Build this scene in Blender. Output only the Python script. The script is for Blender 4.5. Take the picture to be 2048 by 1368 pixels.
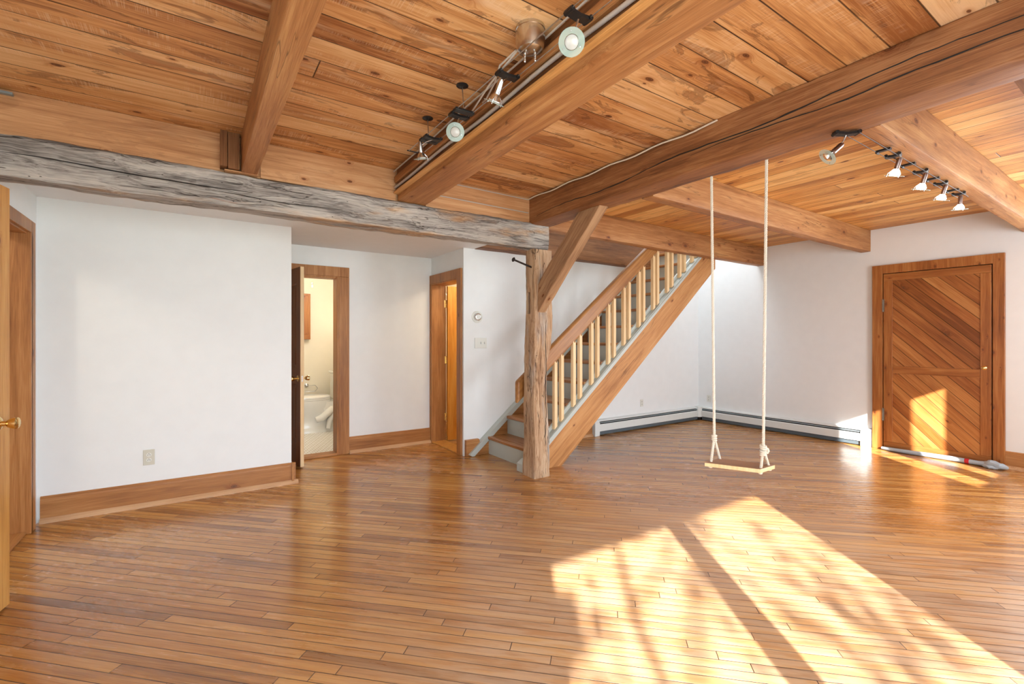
import bpy, bmesh, math, random
from mathutils import Vector, Matrix, noise
random.seed(7)
for o in list(bpy.data.objects): bpy.data.objects.remove(o)
S = bpy.context.scene
COL = S.collection
PI = math.pi
# ------------------------------------------------------------------ camera
A = math.radians(34.024)
cd = bpy.data.cameras.new('camera'); cam = bpy.data.objects.new('camera', cd); COL.objects.link(cam)
cd.sensor_width = 36; cd.sensor_fit = 'HORIZONTAL'; cd.lens = 939.09/2048*36; cd.shift_y = -8/2048
cd.clip_start = 0.02; cd.clip_end = 300
cam.location = (0, 0, 1.27); cam.rotation_euler = (PI/2, 0, -A)
S.camera = cam
# ------------------------------------------------------------------ exposure, sky, sun, daylight
S.view_settings.view_transform = 'Standard'; S.view_settings.look = 'None'
S.view_settings.gamma = 1; S.view_settings.use_curve_mapping = False
S.view_settings.exposure = 0.28
SUN = Vector((.526, .751, -.399))
w = bpy.data.worlds.new('sky'); S.world = w; w.use_nodes = True
bg = w.node_tree.nodes['Background']; bg.inputs[0].default_value = (.80, .90, 1.0, 1); bg.inputs[1].default_value = 6.0
sd = bpy.data.lights.new('sun', 'SUN'); sd.energy = 32; sd.angle = math.radians(.6); sd.color = (1, .97, .92)
so = bpy.data.objects.new('sun', sd); COL.objects.link(so); so.location = (-6, -9, 6)
so.rotation_euler = SUN.to_track_quat('-Z', 'Y').to_euler()
def daylight(name, loc, rot, sx, sy, power, col=(.93, .97, 1), portal=False):
    l = bpy.data.lights.new(name, 'AREA'); l.shape = 'RECTANGLE'; l.size = sx; l.size_y = sy; l.energy = power; l.color = col
    l.cycles.is_portal = portal
    o = bpy.data.objects.new(name, l); COL.objects.link(o); o.location = loc; o.rotation_euler = rot
    return o
# daylight entering through the openings of the unseen walls
daylight('daylight_patio_door', (.61, -.86, 1.05), (PI/2, 0, 0), 2.2, 2.0, 58, (.78, .90, 1))
daylight('daylight_small_window', (4.46, -.86, 1.56), (PI/2, 0, 0), .8, 1.0, 40, (.86, .94, 1))
daylight('fill_light_west', (-.89, .35, 1.5), (PI/2, 0, -PI/2), 1.4, 1.3, 3, (.86, .94, 1))  # fill lamp at a west window that was added for more light
daylight('daylight_east_window', (6.53, -.05, 1.5), (PI/2, 0, PI/2), 1.2, 1.3, 72, (.78, .90, 1))
daylight('daylight_skylight', (5.2, 4.0, 3.95), (0, 0, 0), 1.0, .7, 25, (.86, .94, 1))
# ------------------------------------------------------------------ tagging and mesh helpers
def tag(o, label=None, cat=None, group=None, kind=None):
    if label: o['label'] = label
    if cat: o['category'] = cat
    if group: o['group'] = group
    if kind: o['kind'] = kind
    return o
def empty(name, loc=(0, 0, 0), rz=0.0, **k):
    o = bpy.data.objects.new(name, None); COL.objects.link(o); o.location = loc; o.rotation_euler = (0, 0, rz)
    o.empty_display_size = .1
    return tag(o, **k)
def copy_tree(o, parent=None):
    c = o.copy(); COL.objects.link(c)
    if parent is not None: c.parent = parent
    for ch in list(o.children): copy_tree(ch, c)
    return c
class MB:
    """collects shapes in one bmesh"""
    def __init__(s): s.bm = bmesh.new(); s.M = Matrix.Identity(4)
    def v(s, p): return s.bm.verts.new(s.M @ Vector(p))
    def face(s, vs):
        try: return s.bm.faces.new(vs)
        except ValueError: return None
    def hexa(s, P):
        V = [s.v(p) for p in P]
        for f in ((0, 3, 2, 1), (4, 5, 6, 7), (0, 1, 5, 4), (1, 2, 6, 5), (2, 3, 7, 6), (3, 0, 4, 7)): s.face([V[i] for i in f])
        return s
    def box(s, x0, x1, y0, y1, z0, z1):
        return s.hexa([(x0, y0, z0), (x1, y0, z0), (x1, y1, z0), (x0, y1, z0), (x0, y0, z1), (x1, y0, z1), (x1, y1, z1), (x0, y1, z1)])
    def prism(s, poly, axis, a, b):
        """poly in the other two axes (ordered x,y,z without axis), extruded along axis from a to b"""
        def mk(p, t):
            q = list(p); q.insert(axis, t); return q
        n = len(poly); A_ = [s.v(mk(p, a)) for p in poly]; B_ = [s.v(mk(p, b)) for p in poly]
        s.face(A_[::-1]); s.face(B_)
        for i in range(n): s.face([A_[i], A_[(i+1) % n], B_[(i+1) % n], B_[i]])
        return s
    def tube(s, pts, r, n=8, cap=True, twist=None):
        pts = [Vector(p) for p in pts]; rings = []
        up = Vector((0, 0, 1)); prev = None
        for i, p in enumerate(pts):
            t = (pts[min(i+1, len(pts)-1)] - pts[max(i-1, 0)]).normalized()
            if prev is None:
                a = t.cross(up if abs(t.z) < .9 else Vector((1, 0, 0))).normalized()
            else: a = (prev - t*prev.dot(t)).normalized()
            prev = a; b = t.cross(a); rr = r[i] if isinstance(r, (list, tuple)) else r
            rings.append([s.v(p + (a*math.cos(2*PI*k/n) + b*math.sin(2*PI*k/n))*rr) for k in range(n)])
        for q in range(len(rings)-1):
            for k in range(n): s.face([rings[q][k], rings[q][(k+1) % n], rings[q+1][(k+1) % n], rings[q+1][k]])
        if cap: s.face(rings[0][::-1]); s.face(rings[-1])
        return s
    def lathe(s, prof, c=(0, 0, 0), d=(0, 0, 1), n=24, close=False):
        """prof = [(radius, height along d)]"""
        c = Vector(c); d = Vector(d).normalized(); a = d.orthogonal().normalized(); b = d.cross(a); rings = []
        for r, h in prof:
            if r < 1e-6: rings.append([s.v(c+d*h)])
            else: rings.append([s.v(c+d*h+(a*math.cos(2*PI*k/n)+b*math.sin(2*PI*k/n))*r) for k in range(n)])
        m = len(rings)
        for q in range(m if close else m-1):
            R0, R1 = rings[q], rings[(q+1) % m]
            for k in range(n):
                if len(R0) == 1 and len(R1) == 1: break
                if len(R0) == 1: s.face([R0[0], R1[(k+1) % n], R1[k]])
                elif len(R1) == 1: s.face([R0[k], R0[(k+1) % n], R1[0]])
                else: s.face([R0[k], R0[(k+1) % n], R1[(k+1) % n], R1[k]])
        return s
    def build(s, name, m=None, parent=None, origin=None, smooth=False, bevel=0, seg=2, raw=False):
        me = bpy.data.meshes.new(name)
        bmesh.ops.recalc_face_normals(s.bm, faces=s.bm.faces)
        if origin is None and parent is None:
            if len(s.bm.verts):
                xs = [v.co.x for v in s.bm.verts]; ys = [v.co.y for v in s.bm.verts]; zs = [v.co.z for v in s.bm.verts]
                origin = ((min(xs)+max(xs))/2, (min(ys)+max(ys))/2, min(zs))
        if origin is not None:
            for v in s.bm.verts: v.co -= Vector(origin)
        elif parent is not None and not raw:
            off = Vector(parent_world(parent)) ; R = parent_rot(parent).inverted()
            for v in s.bm.verts: v.co = R @ (v.co - off)
        s.bm.to_mesh(me); s.bm.free()
        o = bpy.data.objects.new(name, me); COL.objects.link(o)
        if parent is not None: o.parent = parent
        if origin is not None: o.location = origin if parent is None else (0, 0, 0)
        if m: me.materials.append(m)
        if smooth:
            for p in me.polygons: p.use_smooth = True
            try: me.set_sharp_from_angle(angle=math.radians(40))
            except Exception: pass
        if bevel:
            b = o.modifiers.new('bevel', 'BEVEL'); b.width = bevel; b.segments = seg; b.limit_method = 'ANGLE'; b.angle_limit = math.radians(40)
        return o
def parent_world(p):
    v = Vector((0, 0, 0)); q = p
    while q is not None:
        v = q.rotation_euler.to_matrix() @ v + q.location if q is not p else Vector(q.location)
        q = q.parent
    return v
def parent_rot(p):
    R = Matrix.Identity(3); q = p
    while q is not None: R = q.rotation_euler.to_matrix() @ R; q = q.parent
    return R
# ------------------------------------------------------------------ materials
class N:
    def __init__(s, name):
        s.m = bpy.data.materials.new(name); s.m.use_nodes = True; s.t = s.m.node_tree; s.b = s.t.nodes['Principled BSDF']
    def n(s, typ, **k):
        x = s.t.nodes.new(typ)
        for a, v in k.items(): setattr(x, a, v)
        return x
    def inp(s, sock, v):
        if isinstance(v, bpy.types.NodeSocket): s.t.links.new(v, sock)
        elif v is not None: sock.default_value = v
    def math(s, op, a, b=None, c=None, clamp=False):
        x = s.n('ShaderNodeMath', operation=op, use_clamp=clamp); s.inp(x.inputs[0], a)
        if b is not None: s.inp(x.inputs[1], b)
        if c is not None: s.inp(x.inputs[2], c)
        return x.outputs[0]
    def comb(s, x, y, z):
        c = s.n('ShaderNodeCombineXYZ'); s.inp(c.inputs[0], x); s.inp(c.inputs[1], y); s.inp(c.inputs[2], z); return c.outputs[0]
    def dot(s, v, d):
        x = s.n('ShaderNodeVectorMath', operation='DOT_PRODUCT'); s.inp(x.inputs[0], v); x.inputs[1].default_value = d; return x.outputs['Value']
    def noise(s, v, scale=1, detail=2, rough=.5, dist=0):
        x = s.n('ShaderNodeTexNoise'); s.inp(x.inputs['Vector'], v); x.inputs['Scale'].default_value = scale
        x.inputs['Detail'].default_value = detail; x.inputs['Roughness'].default_value = rough; x.inputs['Distortion'].default_value = dist
        return x.outputs[0]
    def white(s, v):
        x = s.n('ShaderNodeTexWhiteNoise', noise_dimensions='2D'); s.inp(x.inputs['Vector'], v); return x.outputs['Value']
    def ramp(s, f, stops, interp='LINEAR'):
        x = s.n('ShaderNodeValToRGB'); s.inp(x.inputs[0], f); r = x.color_ramp; r.interpolation = interp
        while len(r.elements) < len(stops): r.elements.new(.5)
        for e, (p, c) in zip(r.elements, stops):
            e.position = p; e.color = (c[0], c[1], c[2], 1) if isinstance(c, (tuple, list)) else (c, c, c, 1)
        return x.outputs[0]
    def mix(s, f, a, b, mode='MIX'):
        x = s.n('ShaderNodeMix', data_type='RGBA', blend_type=mode); s.inp(x.inputs[0], f)
        for k, v in ((6, a), (7, b)): s.inp(x.inputs[k], (v[0], v[1], v[2], 1) if isinstance(v, (tuple, list)) else v)
        return x.outputs[2]
    def step(s, a, e0, e1):
        x = s.n('ShaderNodeMapRange', interpolation_type='SMOOTHSTEP'); s.inp(x.inputs[0], a); x.inputs[1].default_value = e0; x.inputs[2].default_value = e1
        return x.outputs[0]
    def bump(s, h, dist=.002, strength=1.0):
        x = s.n('ShaderNodeBump'); s.inp(x.inputs['Height'], h); x.inputs['Distance'].default_value = dist; x.inputs['Strength'].default_value = strength
        s.t.links.new(x.outputs[0], s.b.inputs['Normal'])
    def set(s, color=None, rough=None, metal=None, spec=None, coat=None, coat_rough=None):
        b = s.b
        for k, v in (('Base Color', color), ('Roughness', rough), ('Metallic', metal), ('Specular IOR Level', spec), ('Coat Weight', coat), ('Coat Roughness', coat_rough)):
            if v is None: continue
            if k == 'Base Color' and isinstance(v, (tuple, list)): v = (v[0], v[1], v[2], 1)
            s.inp(b.inputs[k], v)
        return s.m
def plain(name, c, rough=.5, metal=0, spec=.5, bumpy=0):
    n = N(name)
    g = n.n('ShaderNodeNewGeometry').outputs['Position']
    f = n.noise(g, 9, 4)
    col = n.mix(n.ramp(f, [(.3, 0), (.7, 1)]), tuple(x*.985 for x in c), tuple(min(1, x*1.01) for x in c))
    if bumpy: n.bump(n.noise(g, 140, 3), bumpy)
    return n.set(col, rough, metal, spec)
def srgb(r, g, b):
    f = lambda c: (c/255/12.92) if c/255 <= .04045 else ((c/255+.055)/1.055)**2.4
    return (f(r), f(g), f(b))
AX = {'x': (1, 0, 0), 'y': (0, 1, 0), 'z': (0, 0, 1)}
def wood(name, U, V, W, cols, plank=0, length=0, v0=0, knots=1.0, gap=.004, rough=.42, spec=.4, var=.35, saw=0, stain=0, gscale=1.0,
         wear_sunpatch=0, cup=0, seed=0.0, gapcol=(.045, .018, .007), coat=0, crack=0, local=False, knot_scale=1.0, hue=0, patch=0.0):
    """cols = (dark, mid, light) linear; U grain direction, V across, W through"""
    n = N(name)
    if local: P = n.n('ShaderNodeTexCoord').outputs['Object']
    else: P = n.n('ShaderNodeNewGeometry').outputs['Position']
    U, V, W = [AX.get(a, a) for a in (U, V, W)]
    u = n.dot(P, U); v = n.dot(P, V); w_ = n.dot(P, W)
    if seed: u = n.math('ADD', u, seed*3.7); w_ = n.math('ADD', w_, seed*1.3)
    rnd = None; edge = None
    if plank:
        vv = n.math('DIVIDE', n.math('SUBTRACT', v, v0), plank); row = n.math('FLOOR', vv); fr = n.math('FRACT', vv)
        rrow = n.white(n.comb(row, seed+.5, 0)); rnd = rrow
        edge = n.math('MULTIPLY', n.math('MINIMUM', fr, n.math('SUBTRACT', 1.0, fr)), plank)
        uo = n.math('ADD', u, n.math('MULTIPLY', rrow, 41.0))
        if length:
            q = n.math('DIVIDE', uo, length); seg = n.math('FLOOR', q); fq = n.math('FRACT', q)
            rnd = n.white(n.comb(row, n.math('ADD', seg, 11.3), 0))
            e2 = n.math('MULTIPLY', n.math('MINIMUM', fq, n.math('SUBTRACT', 1.0, fq)), length)
            edge = n.math('MINIMUM', edge, e2)
            uo = n.math('ADD', uo, n.math('MULTIPLY', rnd, 17.0))
        lat = n.math('ADD', v, n.math('MULTIPLY', rnd, 9.0)); wt = n.math('ADD', w_, n.math('MULTIPLY', rnd, 5.0))
    else: uo = u; lat = v; wt = w_
    # knots
    if knots > 0:
        kv = n.comb(n.math('MULTIPLY', uo, 1.9*knot_scale), n.math('MULTIPLY', lat, 5.2*knot_scale), n.math('MULTIPLY', wt, 5.2*knot_scale))
        if plank: kv = n.comb(n.math('MULTIPLY', uo, 3.0*knot_scale), n.math('MULTIPLY', lat, 6.0*knot_scale), 0.0)
        else: kv = n.comb(n.math('MULTIPLY', uo, 3.0*knot_scale), n.math('MULTIPLY', n.math('ADD', lat, wt), 6.0*knot_scale), 0.0)
        vor = n.n('ShaderNodeTexVoronoi', voronoi_dimensions='2D', feature='F1'); n.inp(vor.inputs['Vector'], kv); vor.inputs['Scale'].default_value = 1.0
        sepc = n.n('ShaderNodeSeparateColor'); n.t.links.new(vor.outputs['Color'], sepc.inputs[0])
        pick = n.math('GREATER_THAN', sepc.outputs[0], 1-.45*knots)
        size = n.math('MULTIPLY_ADD', n.math('POWER', sepc.outputs[1], 2.0), .07, .035)
        kd = n.math('DIVIDE', vor.outputs['Distance'], size)
        knot = n.math('MULTIPLY', pick, n.step(kd, 1.15, .75))
        halo = n.math('MULTIPLY', pick, n.step(kd, 3.4, .6))
        bend = n.math('MULTIPLY', halo, .035)
        lat2 = n.math('ADD', lat, bend)
    else: lat2 = lat; knot = halo = None
    gv = n.comb(n.math('MULTIPLY', uo, 1.3*gscale), n.math('MULTIPLY', lat2, 30*gscale), n.math('MULTIPLY', wt, 30*gscale))
    g1 = n.noise(gv, 1.0, 5, .6, .7)
    fv = n.comb(n.math('MULTIPLY', uo, 7.0), n.math('MULTIPLY', lat2, 260.0), n.math('MULTIPLY', wt, 260.0))
    g2 = n.noise(fv, 1.0, 2, .5)
    bv = n.comb(n.math('MULTIPLY', uo, 1.1), n.math('MULTIPLY', lat, 4.0), n.math('MULTIPLY', wt, 4.0))
    g3 = n.noise(bv, 1.0, 3, .55, .4)
    f = n.math('ADD', n.math('MULTIPLY', g1, .55), n.math('MULTIPLY', g3, .45))
    f = n.math('ADD', f, n.math('MULTIPLY', n.math('SUBTRACT', g2, .5), .34))
    if rnd is not None: f = n.math('ADD', f, n.math('MULTIPLY', n.math('SUBTRACT', rnd, .5), var))
    col = n.ramp(f, [(.30, cols[0]), (.50, cols[1]), (.72, cols[2])])
    if hue and rnd is not None:
        r3 = n.white(n.comb(n.math('MULTIPLY', rnd, 91.7), 3.1, 0))
        col = n.mix(n.math('MULTIPLY', n.step(r3, .55, 1.0), hue), col, n.mix(1.0, col, (1.0, .80, .62), 'MULTIPLY'))
    if stain:
        sv = n.comb(n.math('MULTIPLY', uo, 2.2), n.math('MULTIPLY', lat, 7.0), n.math('MULTIPLY', wt, 7.0))
        sn = n.noise(sv, 1.0, 5, .65, 1.2)
        ring = n.math('MULTIPLY', n.step(sn, .56, .60), n.step(sn, .66, .60))
        col = n.mix(n.math('MULTIPLY', n.step(sn, .56, .68), .55*stain), col, n.mix(1.0, col, (.50, .33, .24), 'MULTIPLY'))
        col = n.mix(n.math('MULTIPLY', ring, .35*stain), col, (.10, .035, .012))
        lt = n.noise(n.comb(n.math('MULTIPLY', uo, 1.6), n.math('MULTIPLY', lat, 9), 5.5), 1.0, 3, .6)
        col = n.mix(n.math('MULTIPLY', n.step(lt, .58, .74), .40*stain), col, (.84, .60, .38))
    if saw:
        sw = n.noise(n.comb(n.math('MULTIPLY', uo, 330), n.math('MULTIPLY', lat, 5), 1.5), 1.0, 1, .5)
        msk = n.step(n.noise(n.comb(n.math('MULTIPLY', uo, 1.9), n.math('MULTIPLY', lat, 12), 9.0), 1.0, 2), .5, .65)
        col = n.mix(n.math('MULTIPLY', n.math('MULTIPLY', n.step(sw, .5, .62), msk), saw), col, (.86, .66, .46))
    if knots > 0:
        col = n.mix(n.math('MULTIPLY', halo, .55), col, n.mix(1.0, col, (.62, .42, .30), 'MULTIPLY'))
        rg = n.math('SINE', n.math('MULTIPLY', kd, 16.0))
        kc = n.mix(n.step(rg, -.5, .8), (.10, .032, .012), (.24, .085, .030))
        kc = n.mix(n.step(kd, .35, .0), kc, (.05, .02, .012))
        col = n.mix(n.math('MULTIPLY', knot, .92), col, kc)
    if crack:
        cv = n.comb(n.math('MULTIPLY', uo, .9), n.math('MULTIPLY', lat, 11), n.math('MULTIPLY', wt, 11))
        cn = n.math('ABSOLUTE', n.math('SUBTRACT', n.noise(cv, 1.0, 3, .5, .3), .5))
        cm = n.math('MULTIPLY', n.step(cn, .010, .0), n.step(n.noise(n.comb(n.math('MULTIPLY', uo, .8), lat, 3.3), 1.0, 1), .45, .6))
        col = n.mix(n.math('MULTIPLY', cm, crack), col, (.03, .013, .006))
    h = n.math('ADD', n.math('MULTIPLY', g1, .6), n.math('MULTIPLY', g2, .4))
    rgh = n.math('MULTIPLY_ADD', g1, .16, rough-.08)
    if wear_sunpatch:
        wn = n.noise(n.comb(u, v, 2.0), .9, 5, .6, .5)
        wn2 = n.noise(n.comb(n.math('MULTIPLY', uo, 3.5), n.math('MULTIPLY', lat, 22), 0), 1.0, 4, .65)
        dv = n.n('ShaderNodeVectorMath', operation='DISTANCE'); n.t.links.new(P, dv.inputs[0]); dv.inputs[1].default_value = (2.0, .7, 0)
        near = n.step(dv.outputs['Value'], 2.5, 1.0)  # paler around the sun patch, whitening it in colour on top of real wear
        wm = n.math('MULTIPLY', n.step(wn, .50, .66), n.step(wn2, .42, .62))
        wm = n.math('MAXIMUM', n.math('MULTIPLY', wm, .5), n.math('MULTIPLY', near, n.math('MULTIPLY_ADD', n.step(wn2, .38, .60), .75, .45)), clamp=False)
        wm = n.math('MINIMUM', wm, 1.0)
        col = n.mix(n.math('MULTIPLY', wm, wear_sunpatch), col, (.62, .47, .33))
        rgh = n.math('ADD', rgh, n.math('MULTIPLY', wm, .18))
    if edge is not None:
        gm = n.step(edge, gap, gap*.3)
        gn = n.step(n.noise(n.comb(n.math('MULTIPLY', u, 1.4), n.math('MULTIPLY', v, 7), 0), 1.0, 2), .35, .6)
        col = n.mix(n.math('MULTIPLY', gm, n.math('MULTIPLY_ADD', gn, .25, .75)), col, gapcol)
        h = n.math('SUBTRACT', n.math('MULTIPLY', h, .35), n.math('MULTIPLY', gm, 1.6))
        if cup:
            cc = n.math('SUBTRACT', fr, .5)
            h = n.math('SUBTRACT', h, n.math('MULTIPLY', n.math('MULTIPLY', cc, cc), cup))
            h = n.math('ADD', h, n.math('MULTIPLY', n.math('SUBTRACT', rnd, .5), n.math('MULTIPLY', cc, cup*.6)))
    n.bump(h, .0016, .8)
    return n.set(col, rgh, 0, spec, coat if coat else None, .12 if coat else None)
def weathered(name, U, V, W, warm=0.0, seed=0.0):
    n = N(name); P = n.n('ShaderNodeNewGeometry').outputs['Position']
    U, V, W = [AX.get(a, a) for a in (U, V, W)]
    u = n.math('ADD', n.dot(P, U), seed); v = n.dot(P, V); w_ = n.dot(P, W)
    warp = n.math('MULTIPLY', n.math('SUBTRACT', n.noise(n.comb(n.math('MULTIPLY', u, 2.0), n.math('MULTIPLY', v, 5), n.math('MULTIPLY', w_, 5)), 1, 2), .5), .10)
    v2 = n.math('ADD', v, warp); w2 = n.math('ADD', w_, warp)
    big = n.noise(n.comb(n.math('MULTIPLY', u, 1.1), n.math('MULTIPLY', v2, 13), n.math('MULTIPLY', w2, 13)), 1, 5, .65, .6)
    fine = n.noise(n.comb(n.math('MULTIPLY', u, 4.5), n.math('MULTIPLY', v2, 150), n.math('MULTIPLY', w2, 150)), 1, 4, .6)
    f = n.math('ADD', n.math('MULTIPLY', big, .6), n.math('MULTIPLY', fine, .45))
    g = n.ramp(f, [(.36, srgb(66, 60, 58)), (.45, srgb(120, 114, 110)), (.57, srgb(174, 168, 162)), (.74, srgb(208, 200, 190))])
    b = n.ramp(f, [(.34, srgb(96, 66, 46)), (.44, srgb(156, 120, 90)), (.56, srgb(192, 160, 128)), (.74, srgb(216, 194, 166))])
    sel = n.noise(n.comb(n.math('MULTIPLY', u, 1.4), n.math('MULTIPLY', v, 6), n.math('MULTIPLY', w_, 6)), 1, 3, .6)
    col = n.mix(n.step(sel, .54-warm*.42, .70-warm*.3), g, b)
    org = n.noise(n.comb(n.math('MULTIPLY', u, 3), n.math('MULTIPLY', v, 22), n.math('MULTIPLY', w_, 22)), 1, 3, .6, .5)
    col = n.mix(n.math('MULTIPLY', n.step(org, .68, .76), .6), col, srgb(150, 84, 38))
    cn = n.math('ABSOLUTE', n.math('SUBTRACT', n.noise(n.comb(n.math('MULTIPLY', u, 1.2), n.math('MULTIPLY', v2, 16), n.math('MULTIPLY', w2, 16)), 1, 4, .5, .3), .5))
    cm = n.math('MULTIPLY', n.step(cn, .012, .0), n.step(n.noise(n.comb(n.math('MULTIPLY', u, 1.5), n.math('MULTIPLY', v, 4), 1), 1, 2), .42, .58))
    col = n.mix(n.math('MULTIPLY', cm, .85), col, srgb(40, 30, 24))
    vor = n.n('ShaderNodeTexVoronoi', voronoi_dimensions='3D'); n.inp(vor.inputs['Vector'], n.comb(n.math('MULTIPLY', u, 4), n.math('MULTIPLY', v, 9), n.math('MULTIPLY', w_, 9)))
    sp = n.n('ShaderNodeSeparateColor'); n.t.links.new(vor.outputs['Color'], sp.inputs[0])
    dk = n.math('MULTIPLY', n.math('GREATER_THAN', sp.outputs[0], .72), n.step(vor.outputs['Distance'], .12, .05))
    col = n.mix(n.math('MULTIPLY', dk, .9), col, srgb(48, 36, 30))
    h = n.math('SUBTRACT', f, n.math('MULTIPLY', cm, .9)); h = n.math('SUBTRACT', h, n.math('MULTIPLY', dk, .6))
    n.bump(h, .006, .9)
    return n.set(col, .8, 0, .25)
C_PINE = (srgb(154, 96, 52), srgb(208, 152, 96), srgb(236, 196, 146))
C_GOLD = (srgb(168, 108, 52), srgb(216, 156, 84), srgb(238, 194, 126))
C_ORNG = (srgb(146, 80, 36), srgb(200, 128, 64), srgb(230, 170, 100))
C_BEAM = (srgb(124, 78, 42), srgb(168, 114, 68), srgb(200, 152, 100))
C_DARK = (srgb(88, 52, 30), srgb(128, 84, 50), srgb(162, 116, 78))
C_TRIM = (srgb(128, 80, 42), srgb(168, 112, 62), srgb(196, 144, 90))
C_DOOR = (srgb(118, 66, 28), srgb(160, 98, 48), srgb(194, 136, 76))
C_YEL = (srgb(166, 110, 48), srgb(200, 146, 76), srgb(220, 174, 106))
C_FLOOR = (srgb(134, 85, 39), srgb(180, 123, 61), srgb(208, 157, 91))
D45 = (-.70711, .70711, 0); D45N = (.70711, .70711, 0)
M = {}
M['ceil_w'] = wood('pine_ceiling_west', 'x', 'y', 'z', C_PINE, plank=.165, v0=3.41, length=9.0, knots=.85, saw=.3, stain=1.2, gap=.004, rough=.6, spec=.3, var=.30, hue=.2, seed=2)
M['ceil_e'] = wood('pine_ceiling_east', 'y', 'x', 'z', C_GOLD, plank=.135, v0=2.49, length=9.0, knots=.7, stain=.5, gap=.0035, rough=.5, spec=.35, var=.3, seed=5, hue=.3)
M['floor'] = wood('oak_strip_floor', D45, D45N, 'z', C_FLOOR, plank=.052, length=1.15, knots=0, gap=.0024, rough=.25, spec=.5, coat=.25, var=.22, wear_sunpatch=.50, cup=2.2, seed=3, gscale=.9, gapcol=(.05, .02, .01), hue=.25)
M['beam_y'] = wood('joist_timber_y', 'y', 'x', 'z', C_BEAM, knots=.7, rough=.55, spec=.3, crack=.6, seed=1)
M['beam_x'] = wood('joist_timber_x', 'x', 'y', 'z', C_BEAM, knots=.7, rough=.55, spec=.3, crack=.5, seed=4)
M['beam_main'] = wood('main_beam_timber', 'y', 'x', 'z', (srgb(98, 60, 36), srgb(142, 94, 58), srgb(184, 136, 92)), knots=.5, rough=.55, spec=.3, crack=1.0, seed=6)
M['dark_x'] = wood('dark_timber_x', 'x', 'y', 'z', C_DARK, knots=.4, rough=.55, spec=.3, crack=.8, seed=8)
M['dark_y'] = wood('dark_timber_y', 'y', 'x', 'z', C_DARK, knots=.4, rough=.55, spec=.3, crack=.8, seed=9)
M['dark_z'] = wood('dark_timber_z', 'z', 'x', 'y', C_DARK, knots=.2, rough=.6, spec=.3, seed=10)
M['rim'] = wood('rim_board', 'x', 'z', 'y', (srgb(158, 108, 70), srgb(196, 146, 102), srgb(218, 176, 134)), knots=.5, rough=.6, spec=.3, seed=11, stain=.35)
M['trim_x'] = wood('trim_wood_x', 'x', 'z', 'y', C_TRIM, knots=.25, rough=.42, seed=12)
M['trim_y'] = wood('trim_wood_y', 'y', 'z', 'x', C_TRIM, knots=.25, rough=.42, seed=13)
M['trim_z'] = wood('trim_wood_z', 'z', 'x', 'y', C_TRIM, knots=.25, rough=.42, seed=14)
M['shoe'] = wood('shoe_wood', 'x', 'z', 'y', (srgb(168, 122, 84), srgb(196, 152, 112), srgb(214, 176, 138)), knots=0, rough=.5, seed=31)
M['ledge'] = wood('ledge_wood', 'y', 'x', 'z', (srgb(176, 122, 66), srgb(212, 158, 96), srgb(230, 184, 126)), knots=.2, rough=.45, seed=32)
M['door_z'] = wood('door_wood_upright', 'z', 'y', 'x', C_DOOR, knots=.8, rough=.35, seed=15, knot_scale=1.9)
M['door_y'] = wood('door_wood_level', 'y', 'z', 'x', C_DOOR, knots=.5, rough=.35, seed=16, knot_scale=1.9)
M['door_d'] = wood('door_wood_diagonal', (0, -.7071, -.7071), (0, -.7071, .7071), 'x', C_DOOR, plank=.098, v0=.03, knots=.35, gap=.0035, rough=.33, spec=.45, var=.24, seed=17, hue=.25)
M['yel_z'] = wood('amber_door_wood', 'z', 'x', 'y', C_YEL, knots=.1, rough=.38, seed=18)
M['amber_z'] = wood('amber_leaf_wood', 'z', 'x', 'y', (srgb(180, 108, 34), srgb(216, 146, 56), srgb(232, 172, 84)), knots=.1, rough=.35, seed=18)
M['brown_z'] = wood('brown_door_wood', 'z', 'x', 'y', (srgb(92, 48, 24), srgb(126, 74, 40), srgb(150, 96, 58)), knots=.1, rough=.42, seed=19)
M['pale_z'] = wood('baluster_wood', 'z', 'x', 'y', (srgb(216, 178, 128), srgb(234, 202, 154), srgb(244, 218, 176)), knots=0, rough=.5, seed=20)
SL = Vector((1, 0, .815)).normalized(); SN = Vector((-.815, 0, 1)).normalized()
M['string'] = wood('stringer_wood', tuple(SL), tuple(SN), 'y', (srgb(148, 94, 50), srgb(190, 134, 80), srgb(214, 166, 114)), knots=.3, rough=.5, seed=21, knot_scale=.8, crack=.4)
M['rail'] = wood('handrail_wood', tuple(SL), tuple(SN), 'y', (srgb(112, 70, 34), srgb(162, 108, 56), srgb(194, 146, 88)), knots=.3, rough=.38, seed=22)
M['tread'] = wood('tread_wood', 'y', 'x', 'z', C_TRIM, knots=0, rough=.3, spec=.5, seed=23)
M['bracewood'] = wood('brace_wood', (0, -.7071, .7071), 'x', (0, .7071, .7071), (srgb(118, 82, 58), srgb(162, 124, 92), srgb(194, 158, 120)), knots=.3, rough=.7, spec=.2, seed=24, crack=.5)
M['grey_x'] = weathered('weathered_timber_x', 'x', 'z', 'y', 0, 3.0)
M['grey_z'] = weathered('weathered_timber_z', 'z', 'x', 'y', .68, 5.0)
M['wall'] = plain('white_wall_paint', srgb(234, 236, 236), .6)
M['soffit'] = plain('white_ceiling_paint', srgb(232, 232, 232), .75)
M['cream'] = plain('cream_wall_paint', srgb(232, 222, 200), .6)
M['greyp'] = plain('grey_green_paint', srgb(188, 194, 188), .45)
M['heater'] = plain('white_enamel', srgb(224, 228, 226), .35)
M['heatgrey'] = plain('grey_metal', srgb(140, 152, 156), .4, .3)
M['toe'] = plain('dark_grey_metal', srgb(92, 104, 112), .5, .2)
M['blackp'] = plain('black_plastic', srgb(24, 24, 26), .4)
M['dark'] = plain('dark_slot', srgb(22, 20, 20), .7)
M['chrome'] = plain('chrome', (.62, .62, .63), .2, 1)
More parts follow.
